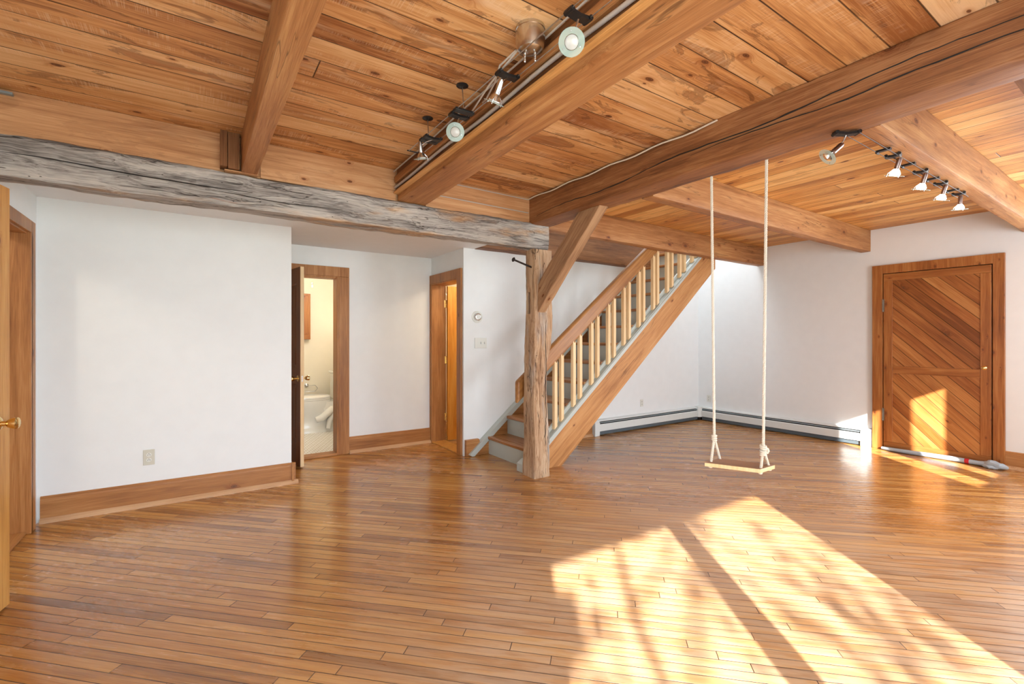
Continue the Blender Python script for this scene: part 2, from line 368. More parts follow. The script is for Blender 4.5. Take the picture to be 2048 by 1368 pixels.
M['hinge'] = plain('old_hinge_steel', srgb(120, 112, 100), .55, .3)
M['smoke'] = plain('smoky_chrome', (.34, .26, .24), .28, 1)
M['soft_lit'] = None
M['nickel'] = plain('brushed_nickel', (.62, .60, .57), .22, 1)
M['steel'] = plain('steel_wire', (.55, .55, .55), .3, 1)
M['brass'] = plain('brass', (.80, .58, .26), .16, 1)
M['iron'] = plain('dark_iron', srgb(58, 50, 48), .5, .6)
M['cable'] = plain('grey_cable', srgb(186, 178, 170), .5)
M['cablew'] = plain('white_cable', srgb(222, 212, 198), .45)
M['plate'] = plain('almond_plate', srgb(206, 202, 186), .4)
M['platew'] = plain('white_plate', srgb(222, 222, 214), .4)
M['porc'] = plain('white_porcelain', srgb(236, 234, 228), .12)
M['bark'] = plain('bark', srgb(90, 76, 62), .9)
M['grass'] = plain('dry_grass', srgb(120, 122, 84), .95)
M['snake'] = plain('draft_stopper_cloth', srgb(168, 180, 190), .9, bumpy=.001)
M['red'] = plain('red_band', srgb(196, 40, 50), .8)
def glass(name, tint=(.9, .97, .95), rough=.02):
    n = N(name); n.b.inputs['Transmission Weight'].default_value = 1; n.b.inputs['IOR'].default_value = 1.3
    return n.set(tint, rough)
M['glass'] = glass('lamp_glass')
n = N('ring_glass'); n.b.inputs['Alpha'].default_value = .42; M['ringglass'] = n.set(srgb(190, 214, 208), .08)
n = N('window_glass')
tr = n.n('ShaderNodeBsdfTransparent'); tr.inputs[0].default_value = (.97, .98, .98, 1); gl = n.n('ShaderNodeBsdfGlossy'); gl.inputs['Roughness'].default_value = .02
fz = n.n('ShaderNodeFresnel'); fz.inputs[0].default_value = 1.45; mx = n.n('ShaderNodeMixShader')
n.t.links.new(fz.outputs[0], mx.inputs[0]); n.t.links.new(tr.outputs[0], mx.inputs[1]); n.t.links.new(gl.outputs[0], mx.inputs[2])
n.t.links.new(mx.outputs[0], n.t.nodes['Material Output'].inputs[0]); M['pane'] = n.m
def emis(name, c, s):
    n = N(name); n.b.inputs['Emission Color'].default_value = (*c, 1); n.b.inputs['Emission Strength'].default_value = s
    return n.set(c, .3)
M['lit'] = emis('lit_bulb', (1, .93, .85), 14)
M['soft_lit'] = emis('lamp_globe', (1, .9, .75), 1.5)
M['unlit'] = plain('frosted_bulb', (.55, .55, .54), .15)
# rope: twisted strands as bump and colour
n = N('white_rope'); P = n.n('ShaderNodeTexCoord').outputs['UV']
wv = n.n('ShaderNodeTexWave', wave_type='BANDS', bands_direction='DIAGONAL'); n.inp(wv.inputs['Vector'], P); wv.inputs['Scale'].default_value = .5
M['rope'] = n.set(srgb(222, 215, 200), .85)
# mosaic tile
n = N('mosaic_tile'); P = n.n('ShaderNodeNewGeometry').outputs['Position']
bk = n.n('ShaderNodeTexBrick'); n.inp(bk.inputs['Vector'], P); bk.offset = .5; bk.inputs['Scale'].default_value = 1
bk.inputs['Brick Width'].default_value = .05; bk.inputs['Row Height'].default_value = .05; bk.inputs['Mortar Size'].default_value = .004
bk.inputs['Color1'].default_value = (*srgb(238, 236, 232), 1); bk.inputs['Color2'].default_value = (*srgb(232, 230, 226), 1); bk.inputs['Mortar'].default_value = (*srgb(186, 172, 152), 1)
M['tile'] = n.set(bk.outputs[0], .3)
# ================================================================== THE SETTING
def struct(name, mb, m, label, cat, **k): return tag(mb.build(name, m, **k), label, cat, kind='structure')
HT = 2.53
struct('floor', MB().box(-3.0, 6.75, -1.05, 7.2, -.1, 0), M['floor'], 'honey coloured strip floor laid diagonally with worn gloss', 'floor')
struct('floor_bathroom', MB().box(.70, 1.85, 5.33, 7.15, 0.001, .012), M['tile'], 'small white mosaic tile floor of the bathroom', 'floor')
struct('ceiling_west', MB().box(-1.03, 2.6, -.87, 3.43, HT, HT+.08), M['ceil_w'], 'stained knotty pine board ceiling over the open side', 'ceiling')
struct('ceiling_east', MB().box(2.6, 6.55, -.87, 3.54, HT, HT+.08), M['ceil_e'], 'narrow golden pine board ceiling by the plank door', 'ceiling')
struct('ceiling_alcove', MB().box(-1.03, 2.52, 3.53, 5.42, 2.24, 2.30).box(-1.03, 2.62, 3.452, 3.53, 2.27, 2.62), M['soffit'], 'flat white painted ceiling of the alcove', 'ceiling')  # upright box behind the rim boards added to seal out stray sky light
W_ = M['wall']
struct('wall_left', MB().box(-1.03, -.9, -.87, -.35, 0, 2.6).box(-1.03, -.9, -.35, 1.05, 0, .85).box(-1.03, -.9, -.35, 1.05, 2.15, 2.6).box(-1.03, -.9, 1.05, 2.40, 0, 2.6)
       .box(-1.03, -.9, 2.40, 4.30, 1.965, 2.6).box(-1.03, -.9, 4.30, 4.6, 0, 2.6), W_, 'white left wall with a wide wood cased doorway', 'wall')
struct('wall_middle', MB().box(-.9, .70, 4.49, 4.59, 0, 2.24).box(.60, .70, 4.59, 5.3, 0, 2.24), W_, 'broad blank white wall with one almond outlet', 'wall')
struct('wall_alcove', MB().box(.60, .76, 5.30, 5.42, 0, 2.24).box(.76, 1.29, 5.30, 5.42, 1.94, 2.24).box(1.29, 2.39, 5.30, 5.42, 0, 2.24), W_, 'white alcove wall beside the bathroom doorway', 'wall')
struct('wall_closet', MB().box(2.39, 2.56, 4.57, 4.60, 0, 2.24).box(2.39, 2.56, 4.60, 5.27, 1.93, 2.24).box(2.39, 2.56, 5.27, 5.42, 0, 2.24), W_, 'short white wall around the amber door opening', 'wall')
struct('wall_back', MB().box(2.39, 6.65, 4.47, 4.57, 0, 4.0), W_, 'white back wall running behind the staircase', 'wall')
struct('wall_right', MB().box(6.55, 6.65, -1.0, -.68, 0, 4.0).box(6.55, 6.65, -.68, .58, 0, .82).box(6.55, 6.65, -.68, .58, 2.18, 4.0).box(6.55, 6.65, .58, 4.57, 0, 4.0), W_, 'white right wall holding the diagonal plank door', 'wall')
struct('wall_south', MB().box(-1.03, -.48, -1.0, -.87, 0, 2.6).box(-.48, 1.70, -1.0, -.87, 2.1, 2.6).box(1.70, 4.05, -1.0, -.87, 0, 2.6).box(4.05, 4.83, -1.0, -.87, 0, 1.02)
       .box(4.05, 4.83, -1.0, -.87, 2.1, 2.6).box(4.83, 6.65, -1.0, -.87, 0, 2.6), W_, 'white window wall behind the viewer', 'wall')
struct('wall_stairwell', MB().box(2.52, 2.62, 3.54, 4.47, 2.30, 4.0).box(2.52, 6.55, 3.46, 3.54, HT+.09, 4.0), W_, 'white upper walls of the stair opening', 'wall')
struct('ceiling_stairwell', MB().box(2.52, 6.65, 3.46, 3.75, 4.0, 4.06).box(2.52, 6.65, 4.25, 4.57, 4.0, 4.06).box(2.52, 4.7, 3.75, 4.25, 4.0, 4.06).box(5.7, 6.65, 3.75, 4.25, 4.0, 4.06), M['soffit'],
       'white ceiling high over the stairs', 'ceiling')
struct('wall_bathroom', MB().box(.60, 2.0, 7.15, 7.25, 0, 2.4).box(.50, .60, 5.30, 7.25, 0, 2.4).box(1.85, 1.95, 5.42, 7.15, 0, 2.4), M['cream'], 'cream painted bathroom walls', 'wall')
struct('ceiling_bathroom', MB().box(.5, 2.0, 5.42, 7.25, 2.4, 2.46), M['cream'], 'cream bathroom ceiling', 'ceiling')
struct('wall_side_room', MB().box(2.45, 4.6, 6.4, 6.5, 0, 2.4).box(4.5, 4.6, 4.57, 6.4, 0, 2.4).box(2.40, 2.50, 5.42, 6.5, 0, 2.4), M['cream'], 'cream walls of the small room behind the amber door', 'wall')
struct('ceiling_side_room', MB().box(2.56, 4.6, 4.57, 6.5, 2.36, 2.42), M['cream'], 'cream ceiling of the room behind the amber door', 'ceiling')
struct('wall_hall', MB().box(-2.6, -2.5, 1.5, 5.2, 0, 2.5).box(-2.5, -1.03, 5.1, 5.2, 0, 2.5).box(-2.5, -1.03, 1.5, 1.6, 0, 2.5).box(-2.6, -1.03, 1.5, 5.2, 2.5, 2.56), W_, 'pale hall walls beyond the left doorway', 'wall')
# windows in the unseen walls
def window(name, plane, a0, a1, z0, z1, mull, label, off=0):
    e = empty(name, ((a0+a1)/2, -.93, z0) if plane == 'y' else (-.965+off, (a0+a1)/2, z0), label=label, cat='window', kind='structure')
    f = MB(); g = MB()
    def bx(b, p, q, r, s, t=.035, d0=-.96, d1=-.90):
        if plane == 'y': b.box(p, q, d0, d1, r, s)
        else: b.box(d0-.03+off, d1-.03+off, p, q, r, s)
    T = .035
    bx(f, a0, a1, z0, z0+T); bx(f, a0, a1, z1-T, z1); bx(f, a0, a0+.02, z0, z1); bx(f, a1-.02, a1, z0, z1)
    for m0, m1 in mull: bx(f, m0, m1, z0, z1)
    bx(g, a0+.01, a1-.01, z0+.01, z1-.01, d0=-.932, d1=-.928)
    f.build('window_frame', M['trim_z'], e); g.build('pane', M['pane'], e)
window('window_1', 'y', -.48, 1.70, 0, 2.1, [(.57, .70)], 'wide glazed patio doors behind the viewer')
window('window_2', 'y', 4.05, 4.83, 1.02, 2.1, [(4.40, 4.58)], 'small two pane window in the window wall')
window('fill_window', 'x', -.35, 1.05, .85, 2.15, [(.31, .39)], 'added fill light window in the left wall near the viewer')  # made-up opening, put in to bring fill light from the west
window('window_4', 'x', -.68, .58, .82, 2.18, [(-.09, -.01)], 'side window in the right wall beyond the plank door', off=7.56)
# ------------------------------------------------------------------ outdoors, unseen: ground, shading trees, a roof and an awning added to block sun
struct('ground', MB().box(-40, 40, -60, -1.05, -.5, -.12), M['grass'], 'dry lawn outside the patio doors', 'ground')
tag(MB().box(-2.2, 1.9, -2.02, -1.0, 2.15, 2.25).build('sun_block_roof', M['dark_x']), 'added shallow roof blocking sun above the patio doors', 'sun blocker')  # unseen roof added to cut off the top of the sun patch
tag(MB().box(-1.9, -1.08, -1.5, 1.6, 2.2, 2.3).build('sun_block_awning', M['dark_y']), 'added sun blocker above the side fill window', 'awning')  # unseen awning added to keep direct sun out of the west opening
def tree(loc, h, seed, label, spread=1.0, leafy=1.0):
    R = random.Random(seed); e = empty('garden_tree', loc, label=label, cat='tree', group='trees outside the patio doors')
    b = MB(); tips = []
    def limb(p, d, L, r, lev):
        pts = [p]; q = Vector(p); dd = Vector(d)
        for i in range(6):
            dd = (dd + Vector((R.uniform(-.22, .22), R.uniform(-.22, .22), R.uniform(-.06, .12)))).normalized(); q = q + dd*L/6; pts.append(q.copy())
        b.tube(pts, [r*(1-.6*i/6) for i in range(7)], 7)
        if lev < 3:
            for k in range(R.choice((2, 3)) if lev else 6):
                t = R.uniform(.35, 1); i = min(5, int(t*6)); a = R.uniform(0, 2*PI)
                side = Vector((math.cos(a)*spread, math.sin(a)*spread, R.uniform(.25, .9))).normalized()
                limb(pts[i], side, L*R.uniform(.38, .6), r*.45, lev+1)
        else: tips.append(q.copy())
        if lev == 2: tips.append(q.copy())
    limb(Vector(loc), (0, 0, 1), h, .085, 0)
    b.build('trunk', M['bark'], e)
    l = MB()
    for t in tips:
        for k in range(int(14*leafy)):
            c = t + Vector((R.gauss(0, .10), R.gauss(0, .10), R.gauss(0, .08))); s_ = R.uniform(.035, .085)
            a = Vector((R.gauss(0, 1), R.gauss(0, 1), R.gauss(0, 1))).normalized(); u = a.orthogonal().normalized()*s_; v = a.cross(u)*.6
            l.face([l.v(c-u), l.v(c-v), l.v(c+u), l.v(c+v)])
    o = l.build('foliage', M['grass'], e); tag(o, kind='stuff')
tree((-2.3, -5.6, -.3), 3.6, 3, 'bare branching tree outside, nearer the patio doors', leafy=.8)
tree((-4.9, -7.3, -.3), 5.0, 8, 'larger branching tree outside, farther from the patio doors', leafy=.9)
tree((-2.95, -4.3, -.3), 2.7, 11, 'low bushy tree outside the left end of the patio doors', leafy=1.6)
# ------------------------------------------------------------------ doorway casings
struct('trim_1', MB().box(-.905, -.88, 4.285, 4.37, 0, 2.035).box(-.905, -.88, 2.30, 4.285, 1.955, 2.035).box(-.905, -.88, 2.30, 2.40, 0, 1.955)
       .box(-1.06, -.88, 4.27, 4.305, 0, 1.97).box(-1.06, -.90, 2.40, 4.27, 1.945, 1.975), M['trim_z'], 'light wood casing and jamb of the left doorway', 'door trim', bevel=.004)
struct('trim_2', MB().box(.72, 1.405, 5.272, 5.30, 1.935, 2.04).box(1.295, 1.405, 5.272, 5.30, 0, 1.935).box(1.27, 1.295, 5.265, 5.43, 0, 1.935).box(.76, .775, 5.28, 5.43, 0, 1.935)
       .box(.775, 1.27, 5.28, 5.43, 1.915, 1.94), M['trim_z'], 'brown wood casing around the bathroom doorway', 'door trim', bevel=.004)
struct('trim_3', MB().box(2.365, 2.39, 4.494, 4.586, 0, 2.025).box(2.365, 2.39, 5.285, 5.30, 0, 2.025).box(2.365, 2.39, 4.586, 5.285, 1.92, 2.025)
       .box(2.375, 2.57, 5.265, 5.285, 0, 1.93).box(2.375, 2.57, 4.586, 4.606, 0, 1.93).box(2.375, 2.57, 4.606, 5.265, 1.91, 1.935), M['trim_z'], 'brown wood casing around the amber door', 'door trim', bevel=.004)
struct('trim_4', MB().box(6.505, 6.55, 2.078, 2.175, 0, 2.10).box(6.505, 6.55, 1.10, 1.183, 0, 2.10).box(6.505, 6.55, 1.183, 2.078, 2.003, 2.10), M['door_z'], 'red brown wood casing around the plank door', 'door trim', bevel=.003)
struct('trim_5', MB().box(-1.06, -.905, 2.40, 4.27, 0, .018), M['trim_y'], 'wood threshold of the left doorway', 'threshold', bevel=.004)
struct('trim_6', MB().box(.775, 1.27, 5.255, 5.40, 0, .026), M['trim_x'], 'wood threshold of the bathroom doorway', 'threshold', bevel=.006)
struct('trim_7', MB().box(2.38, 2.56, 4.606, 5.265, 0, .014), M['yel_z'], 'amber wood threshold under the amber door', 'threshold', bevel=.004)
# baseboards with shoe moulding
def base(name, axis, a0, a1, f, h, dr, m, label):
    """f = wall face coordinate, dr = direction into the room"""
    prof = [(0, 0), (.017, 0), (.017, h-.03), (.013, h-.018), (.013, h-.006), (.006, h), (0, h)]
    if axis == 'x': poly = [(f+dr*p, z) for p, z in prof]; mb = MB().prism(poly, 0, a0, a1)
    else: poly = [(f+dr*p, z) for p, z in prof]; mb = MB().prism(poly, 1, a0, a1)
    o = struct(name, mb, m, label, 'baseboard')
    sp = [(f+dr*p, z) for p, z in [(.017, 0), (.042, 0), (.041, .010), (.034, .020), (.024, .030), (.017, .033)]]
    MB().prism(sp, 0 if axis == 'x' else 1, a0, a1+(.02 if name == 'baseboard_middle' else 0)).build('shoe_moulding', M['shoe'], o)
    return o
base('baseboard_middle', 'x', -.88, .732, 4.49, .18, -1, M['trim_x'], 'tall wood baseboard under the broad blank wall')
base('baseboard_middle_return', 'y', 4.46, 5.27, .70, .18, 1, M['trim_y'], 'short baseboard return round the wall corner')
base('baseboard_alcove', 'x', 1.405, 2.37, 5.30, .18, -1, M['trim_x'], 'wood baseboard between the bathroom and amber doors')
base('baseboard_right', 'y', -.87, 1.10, 6.55, .17, -1, M['trim_y'], 'wood baseboard right of the plank door')
base('baseboard_stair', 'x', 4.02, 4.26, 4.47, .16, -1, M['trim_x'], 'piece of wood baseboard behind the stair foot')
# ------------------------------------------------------------------ rough timbers
def beam(name, m, axis, a0, a1, sec0, sec1, label, cat='beam', group=None, amp=.004, rad=.012, n=40, seed=0, fr=3.0, big=0.0, prof=None, kind='thing', build=True):
    """timber along axis from a0 to a1; sec = (p0,p1,q0,q1) in the other two axes at each end; edges rounded and surface uneven"""
    b = MB(); rings = []
    for i in range(n+1):
        t = i/n; s = prof(t) if prof else [sec0[k]*(1-t)+sec1[k]*t for k in range(4)]
        p0, p1, q0, q1 = s; r = min(rad, (p1-p0)*.4, (q1-q0)*.4); ring = []
        P = []
        for (cx, cy, a) in ((p1-r, q0+r, -PI/2), (p1-r, q1-r, 0), (p0+r, q1-r, PI/2), (p0+r, q0+r, PI)):
            for k in range(3): ang = a+k*PI/4; P.append((cx+r*math.cos(ang), cy+r*math.sin(ang), math.cos(ang), math.sin(ang)))
        Q = []
        for k in range(12):
            x0, y0, n0, n1 = P[k]; Q.append((x0, y0, n0, n1))
            if k % 3 == 2:
                x1, y1, m0, m1 = P[(k+1) % 12]
                for f_ in (.25, .5, .75): Q.append((x0+(x1-x0)*f_, y0+(y1-y0)*f_, (n0+m0)/2, (n1+m1)/2))
        c = a0+(a1-a0)*t
        for (x, y, nx, ny) in Q:
            d = noise.noise(Vector((c*fr+seed*7.1, x*9, y*9)))*amp + noise.noise(Vector((c*fr*6+seed, x*30, y*30)))*amp*.45
            if big: d += noise.noise(Vector((c*1.1+seed*3, nx*.8, ny*.8)))*big
            x += nx*d; y += ny*d
            co = {'x': (c, x, y), 'y': (x, c, y), 'z': (x, y, c)}[axis]
            ring.append(b.v(co))
        rings.append(ring)
    k_ = len(rings[0])
    for i in range(n):
        for k in range(k_): b.face([rings[i][k], rings[i][(k+1) % k_], rings[i+1][(k+1) % k_], rings[i+1][k]])
    b.face(rings[0][::-1]); b.face(rings[-1])
    return tag(b.build(name, m, smooth=True), label, cat, group, kind)
beam('timber_beam', M['grey_x'], 'x', -.9, 2.685, (3.375, 3.53, 2.082, 2.30), (3.375, 3.53, 2.075, 2.30), 'silvery grey weathered old timber beam resting on the post', amp=.016, rad=.02, n=120, seed=2, fr=2.2, big=.012)
beam('ceiling_joist', M['beam_y'], 'y', -.87, 3.405, (.238, .342, 2.30, HT), (.238, .326, 2.30, HT), 'single brown joist nearest the left doorway', 'beam', amp=.002, rad=.004, seed=3)
beam('ceiling_joist', M['beam_y'], 'y', -.87, 3.405, (1.19, 1.345, 2.30, HT), (1.262, 1.484, 2.30, HT), 'wide brown joist with cables along its side under the wire lights', 'beam', amp=.003, rad=.006, seed=4)
beam('timber_beam', M['beam_main'], 'y', -.87, 3.42, (2.49, 2.70, 2.285, HT), (2.49, 2.71, 2.29, HT), 'massive cracked brown main beam the rope swing hangs from', 'beam', amp=.007, rad=.010, n=90, seed=5, big=.008)
beam('ceiling_joist', M['beam_x'], 'x', 2.70, 6.55, (3.44, 3.54, 2.28, HT), (3.44, 3.54, 2.275, HT), 'reddish joist crossing in front of the upper stairs', 'beam', amp=.003, rad=.005, seed=6)
beam('ceiling_joist', M['beam_x'], 'x', 2.70, 6.55, (2.205, 2.31, 2.28, HT), (2.205, 2.305, 2.28, HT), 'reddish joist ending on the wall left of the plank door top', 'beam', amp=.003, rad=.005, seed=7)
beam('ceiling_joist', M['beam_x'], 'x', 2.70, 6.55, (.865, .965, 2.28, HT), (.865, .985, 2.28, HT), 'reddish joist with the lit spotlights along its edge', 'beam', amp=.004, rad=.006, seed=8)
beam('ceiling_joist', M['dark_x'], 'x', 2.70, 6.55, (.20, .46, 2.355, HT), (.20, .46, 2.355, HT), 'dark joist corner in the upper right of the view', 'beam', amp=.002, rad=.004, seed=9)
beam('timber_beam', M['dark_x'], 'x', 2.525, 5.7, (4.33, 4.465, 2.235, 2.66), (4.33, 4.465, 2.235, 2.66), 'dark hewn beam along the back wall over the stairs', 'beam', amp=.006, rad=.008, seed=10)
tag(MB().box(-.9, .127, 3.41, 3.45, 2.30, HT).box(.35, 1.25, 3.41, 3.45, 2.30, HT).box(.127, .35, 3.425, 3.45, 2.30, HT).box(1.25, 1.49, 3.425, 3.45, 2.29, HT).build('rim_board', M['rim']), 'wide tan rim board above the weathered beam, left stretch', 'board', kind='thing')
tag(MB().box(1.49, 2.49, 3.41, 3.45, 2.398, HT).build('rim_board', M['rim']), 'upper rim board between the cable joist and the main beam', 'board', kind='thing')
tag(MB().box(1.49, 2.49, 3.41, 3.45, 2.29, 2.394).build('rim_board', M['rim']), 'lower rim board right above the weathered beam, by the main beam', 'board', kind='thing')
e = empty('wood_blocking', (.18, 3.39, 2.30), label='dark wood block packed beside the single left joist', cat='wood block')
MB().box(.127, .163, 3.335, 3.42, 2.315, HT).build('board', M['dark_z'], e); MB().box(.167, .228, 3.345, 3.42, 2.31, HT).build('board', M['dark_z'], e)
tag(MB().box(.15, .33, 3.36, 3.41, 2.298, 2.304).build('wood_shim', M['rim']), 'thin pale shim under the single left joist', 'shim', kind='thing')
def crack(parent, pts, r, nm='crack'):
    P = [(x, y+random.uniform(-.004, .004), z+random.uniform(-.003, .003)) for x, y, z in pts]
    n_ = len(P); return MB().tube(P, [r*(.35+.65*math.sin(PI*i/(n_-1)))*random.uniform(.7, 1.2) for i in range(n_)], 6).build(nm, M['dark'], parent, smooth=True)
mb_ = bpy.data.objects['timber_beam.001']
crack(mb_, [(2.488, 3.30-(3.30-.1)*i/50, 2.345+.105*(i/50)+.012*math.sin(i*.35)) for i in range(51)], .0042)
crack(mb_, [(2.487, 1.75-1.9*i/30, 2.375+.01*(i/30)+.008*math.sin(i*.4)) for i in range(31)], .0030)
gb = bpy.data.objects['timber_beam']
crack(gb, [(-.82+.14*i/1.0, 3.366, 2.197+.006*math.sin(i*.9)-.002*i) for i in range(9)], .0040)
crack(gb, [(.05+.10*i, 3.364, 2.155+.007*math.sin(i*.8+1)) for i in range(9)], .0030)
# knee brace
b = MB().prism([(3.40, 1.49), (3.40, 1.74), (2.84, 2.29), (2.60, 2.29)], 0, 2.565, 2.655)
bmesh.ops.subdivide_edges(b.bm, edges=b.bm.edges[:], cuts=10, use_grid_fill=True)
for v in b.bm.verts:
    d = noise.noise(v.co*6)*.006 + noise.noise(v.co*22)*.003; v.co += Vector((d, -d, d*.5))
    v.co.z = min(v.co.z, 2.289)
tag(b.build('knee_brace', M['bracewood'], bevel=.004), 'slanting wooden knee brace from the post up to the main beam', 'brace', kind='thing')
# post with a mortise slot
def pprof(t):
    z = t*2.075
    rr = [(0, 2.705), (.24, 2.697), (.47, 2.692), (.8, 2.676), (1.03, 2.676), (1.21, 2.722), (1.39, 2.735), (1.62, 2.733), (2.08, 2.735)]
    for (z0, a), (z1, c) in zip(rr, rr[1:]):
        if z <= z1+1e-6: x1 = a+(c-a)*(z-z0)/(z1-z0); break
    return (2.528+.006*math.sin(z*5), x1, 3.385, 3.572-.024*z)
post = beam('support_post', M['grey_z'], 'z', 0, 2.075, None, None, 'rough weathered post at the foot of the stairs', 'post', amp=.010, rad=.014, n=90, seed=12, fr=2.6, prof=pprof)
cut = MB().box(2.48, 2.585, 3.46, 3.512, 1.49, 1.69).build('cut')
bo = post.modifiers.new('slot', 'BOOLEAN'); bo.object = cut; bo.operation = 'DIFFERENCE'; bo.solver = 'EXACT'
dg = bpy.context.evaluated_depsgraph_get(); nm = bpy.data.meshes.new_from_object(post.evaluated_get(dg)); post.modifiers.clear(); post.data = nm
bpy.data.objects.remove(cut)
crack(post, [(2.655+.004*math.sin(i*.5), 3.382, .03+1.4*i/40) for i in range(41)], .0030)
e = empty('iron_bolt', (2.54, 3.435, 1.915), label='long dark iron bolt sticking out of the post near its top', cat='bolt')
d_ = Vector((2.335, 3.43, 1.962)); MB().tube([(2.56, 3.435, 1.905), d_], .0085, 10).build('shaft', M['iron'], e, smooth=True)
dd = (d_-Vector((2.56, 3.435, 1.905))).normalized(); MB().lathe([(0, 0), (.018, 0), (.022, .006), (.016, .013), (0, .015)], d_-dd*.002, dd, 14).build('head', M['iron'], e, smooth=True)
# ================================================================== DOORS
def leaf(e, Mx, w_, h, t, m, panels, mpan=None, mold=.012):
    """four panel leaf: frame with sunk panels; panels=[(x0,x1,z0,z1)]"""
    b = MB(); b.M = Mx
    xs = sorted({0, w_, *[p[0] for p in panels], *[p[1] for p in panels]}); zs = sorted({0, h, *[p[2] for p in panels], *[p[3] for p in panels]})
    for i in range(len(xs)-1):
        for k in range(len(zs)-1):
            cx = (xs[i]+xs[i+1])/2; cz = (zs[k]+zs[k+1])/2
            if any(p[0] < cx < p[1] and p[2] < cz < p[3] for p in panels): continue
            b.box(xs[i], xs[i+1], 0, t, zs[k], zs[k+1])
    bmesh.ops.remove_doubles(b.bm, verts=b.bm.verts[:], dist=1e-5)
    b.build('leaf_frame', m, e)
    for (x0, x1, z0, z1) in panels:
        q = MB(); q.M = Mx; g = mold
        for y0, s in ((0, 1), (t, -1)):
            rg = [(x0, z0, y0+s*.001), (x0+g, z0+g, y0+s*.009), (x0+g*2.6, z0+g*2.6, y0+s*.009), (x0+g*4, z0+g*4, y0+s*.004)]
            R = [[q.v((a, y, c)) for (a, c) in ((xx, zz), (x0+x1-xx, zz), (x0+x1-xx, z0+z1-zz), (xx, z0+z1-zz))] for (xx, zz, y) in rg]
            for A_, B_ in zip(R, R[1:]):
                for k in range(4): q.face([A_[k], A_[(k+1) % 4], B_[(k+1) % 4], B_[k]])
            q.face(R[-1])
        q.build('panel', mpan or m, e)
def knob(e, p, d, m=None, s=1.0, name='door_knob'):
    prof = [(0, 0), (.032, 0), (.032, .004), (.024, .010), (.012, .014), (.0105, .030), (.018, .036), (.023, .048), (.027, .062), (.026, .068), (.018, .073), (0, .074)]
    return MB().lathe([(r*s, h*s) for r, h in prof], p, d, 24).build(name, m or M['brass'], e, smooth=True)
def frame_matrix(o, dx):
    dx = Vector((dx[0], dx[1], 0)).normalized(); dy = Vector((-dx.y, dx.x, 0))
    return Matrix(((dx.x, dy.x, 0, o[0]), (dx.y, dy.y, 0, o[1]), (0, 0, 1, o[2]), (0, 0, 0, 1)))
# left door leaf, knob near the free edge
e = empty('door_1', (-.895, 2.42, .012), label='light amber wooden door standing open at the left edge', cat='door', kind='structure')
Fx = frame_matrix((-.895, 2.42, .012), (.165, .75)); L1 = .775
leaf(e, Fx, L1, 1.965, .035, M['yel_z'], [(.11, .34, .22, .82), (.44, L1-.115, .22, .82), (.11, .34, 1.0, 1.85), (.44, L1-.115, 1.0, 1.85)])
kn = Fx @ Vector((L1-.085, 0, .865)); nrm = (Fx.to_3x3() @ Vector((0, -1, 0)))
knob(e, kn, nrm)
# bathroom door leaf
e = empty('door_2', (.802, 5.27, .012), label='brown panelled bathroom door standing open edge on', cat='door', kind='structure')
Fx = frame_matrix((.802, 5.27, .012), (.048, -.325)); L2 = .328
leaf(e, Fx, L2, 1.955, .035, M['brown_z'], [(.05, L2-.115, .22, .80), (.05, L2-.115, .95, 1.80)])
MB_ = MB(); MB_.M = Fx; MB_.box(L2, L2+.002, .001, .034, 0, 1.955); o = MB_.build('edge_light', M['pale_z'], e); o['label'] = 'pale strip painting light on the door edge'  # pale wood strip stands for light falling on the door edge
knob(e, Fx @ Vector((L2-.062, 0, .86)), Fx.to_3x3() @ Vector((0, -1, 0))); knob(e, Fx @ Vector((L2-.062, .035, .86)), Fx.to_3x3() @ Vector((0, 1, 0)))
b = MB(); b.M = Fx; b.box(L2+.001, L2+.0035, .010, .025, .83, .89).build('latch_plate', M['nickel'], e)
# amber door of the side room
e = empty('door_3', (2.578, 5.262, .012), label='amber four panel door open into the small side room', cat='door', kind='structure')
Fx = frame_matrix((2.578, 5.228, .012), (1, 0)); L3 = .655
leaf(e, Fx, L3, 1.895, .035, M['amber_z'], [(.11, .30, .20, .80), (.36, L3-.11, .20, .80), (.11, .30, .96, 1.78), (.36, L3-.11, .96, 1.78)])
for z in (.30, 1.0, 1.69):
    h = MB().box(2.545, 2.573, 5.2635, 5.266, z-.045, z+.045).tube([(2.574, 5.258, z-.047), (2.574, 5.258, z+.047)], .007, 10).build('hinge', M['brass'], e)
# plank door
e = empty('door_4', (6.53, 1.63, .02), label='stable style plank door with diagonal boards', cat='door', kind='structure')
X0, X1 = 6.512, 6.548
MB().box(X0, X1, 1.988, 2.070, .095, 1.918).build('stile', M['door_z'], e, bevel=.003)
MB().box(X0, X1, 1.192, 1.273, .095, 1.918).build('stile', M['door_z'], e, bevel=.003)
MB().box(X0, X1, 1.192, 2.070, 1.919, 1.996).build('rail', M['door_y'], e, bevel=.003)
MB().box(X0, X1, 1.274, 1.987, .872, .955).build('rail', M['door_y'], e, bevel=.003)
MB().box(X0, X1, 1.192, 2.070, .028, .094).build('rail', M['door_y'], e, bevel=.003)
MB().box(X0+.010, X1-.002, 1.27, 1.99, .95, 1.922).build('panel', M['door_d'], e); MB().box(X0+.010, X1-.002, 1.27, 1.99, .092, .875).build('panel', M['door_d'], e)
for z in (.40, 1.64):
    MB().tube([(6.507, 2.075, z-.072), (6.507, 2.075, z+.072)], .007, 10).box(6.508, 6.513, 2.06, 2.09, z-.07, z+.07).build('hinge', M['hinge'], e)
knob(e, (X0, 1.243, .972), (-1, 0, 0), s=.62)
# added dark sheet behind the door, painting shade into its gaps
MB().box(6.546, 6.5495, 1.183, 2.078, .004, 2.003).build('gap_shade', M['dark'], e)
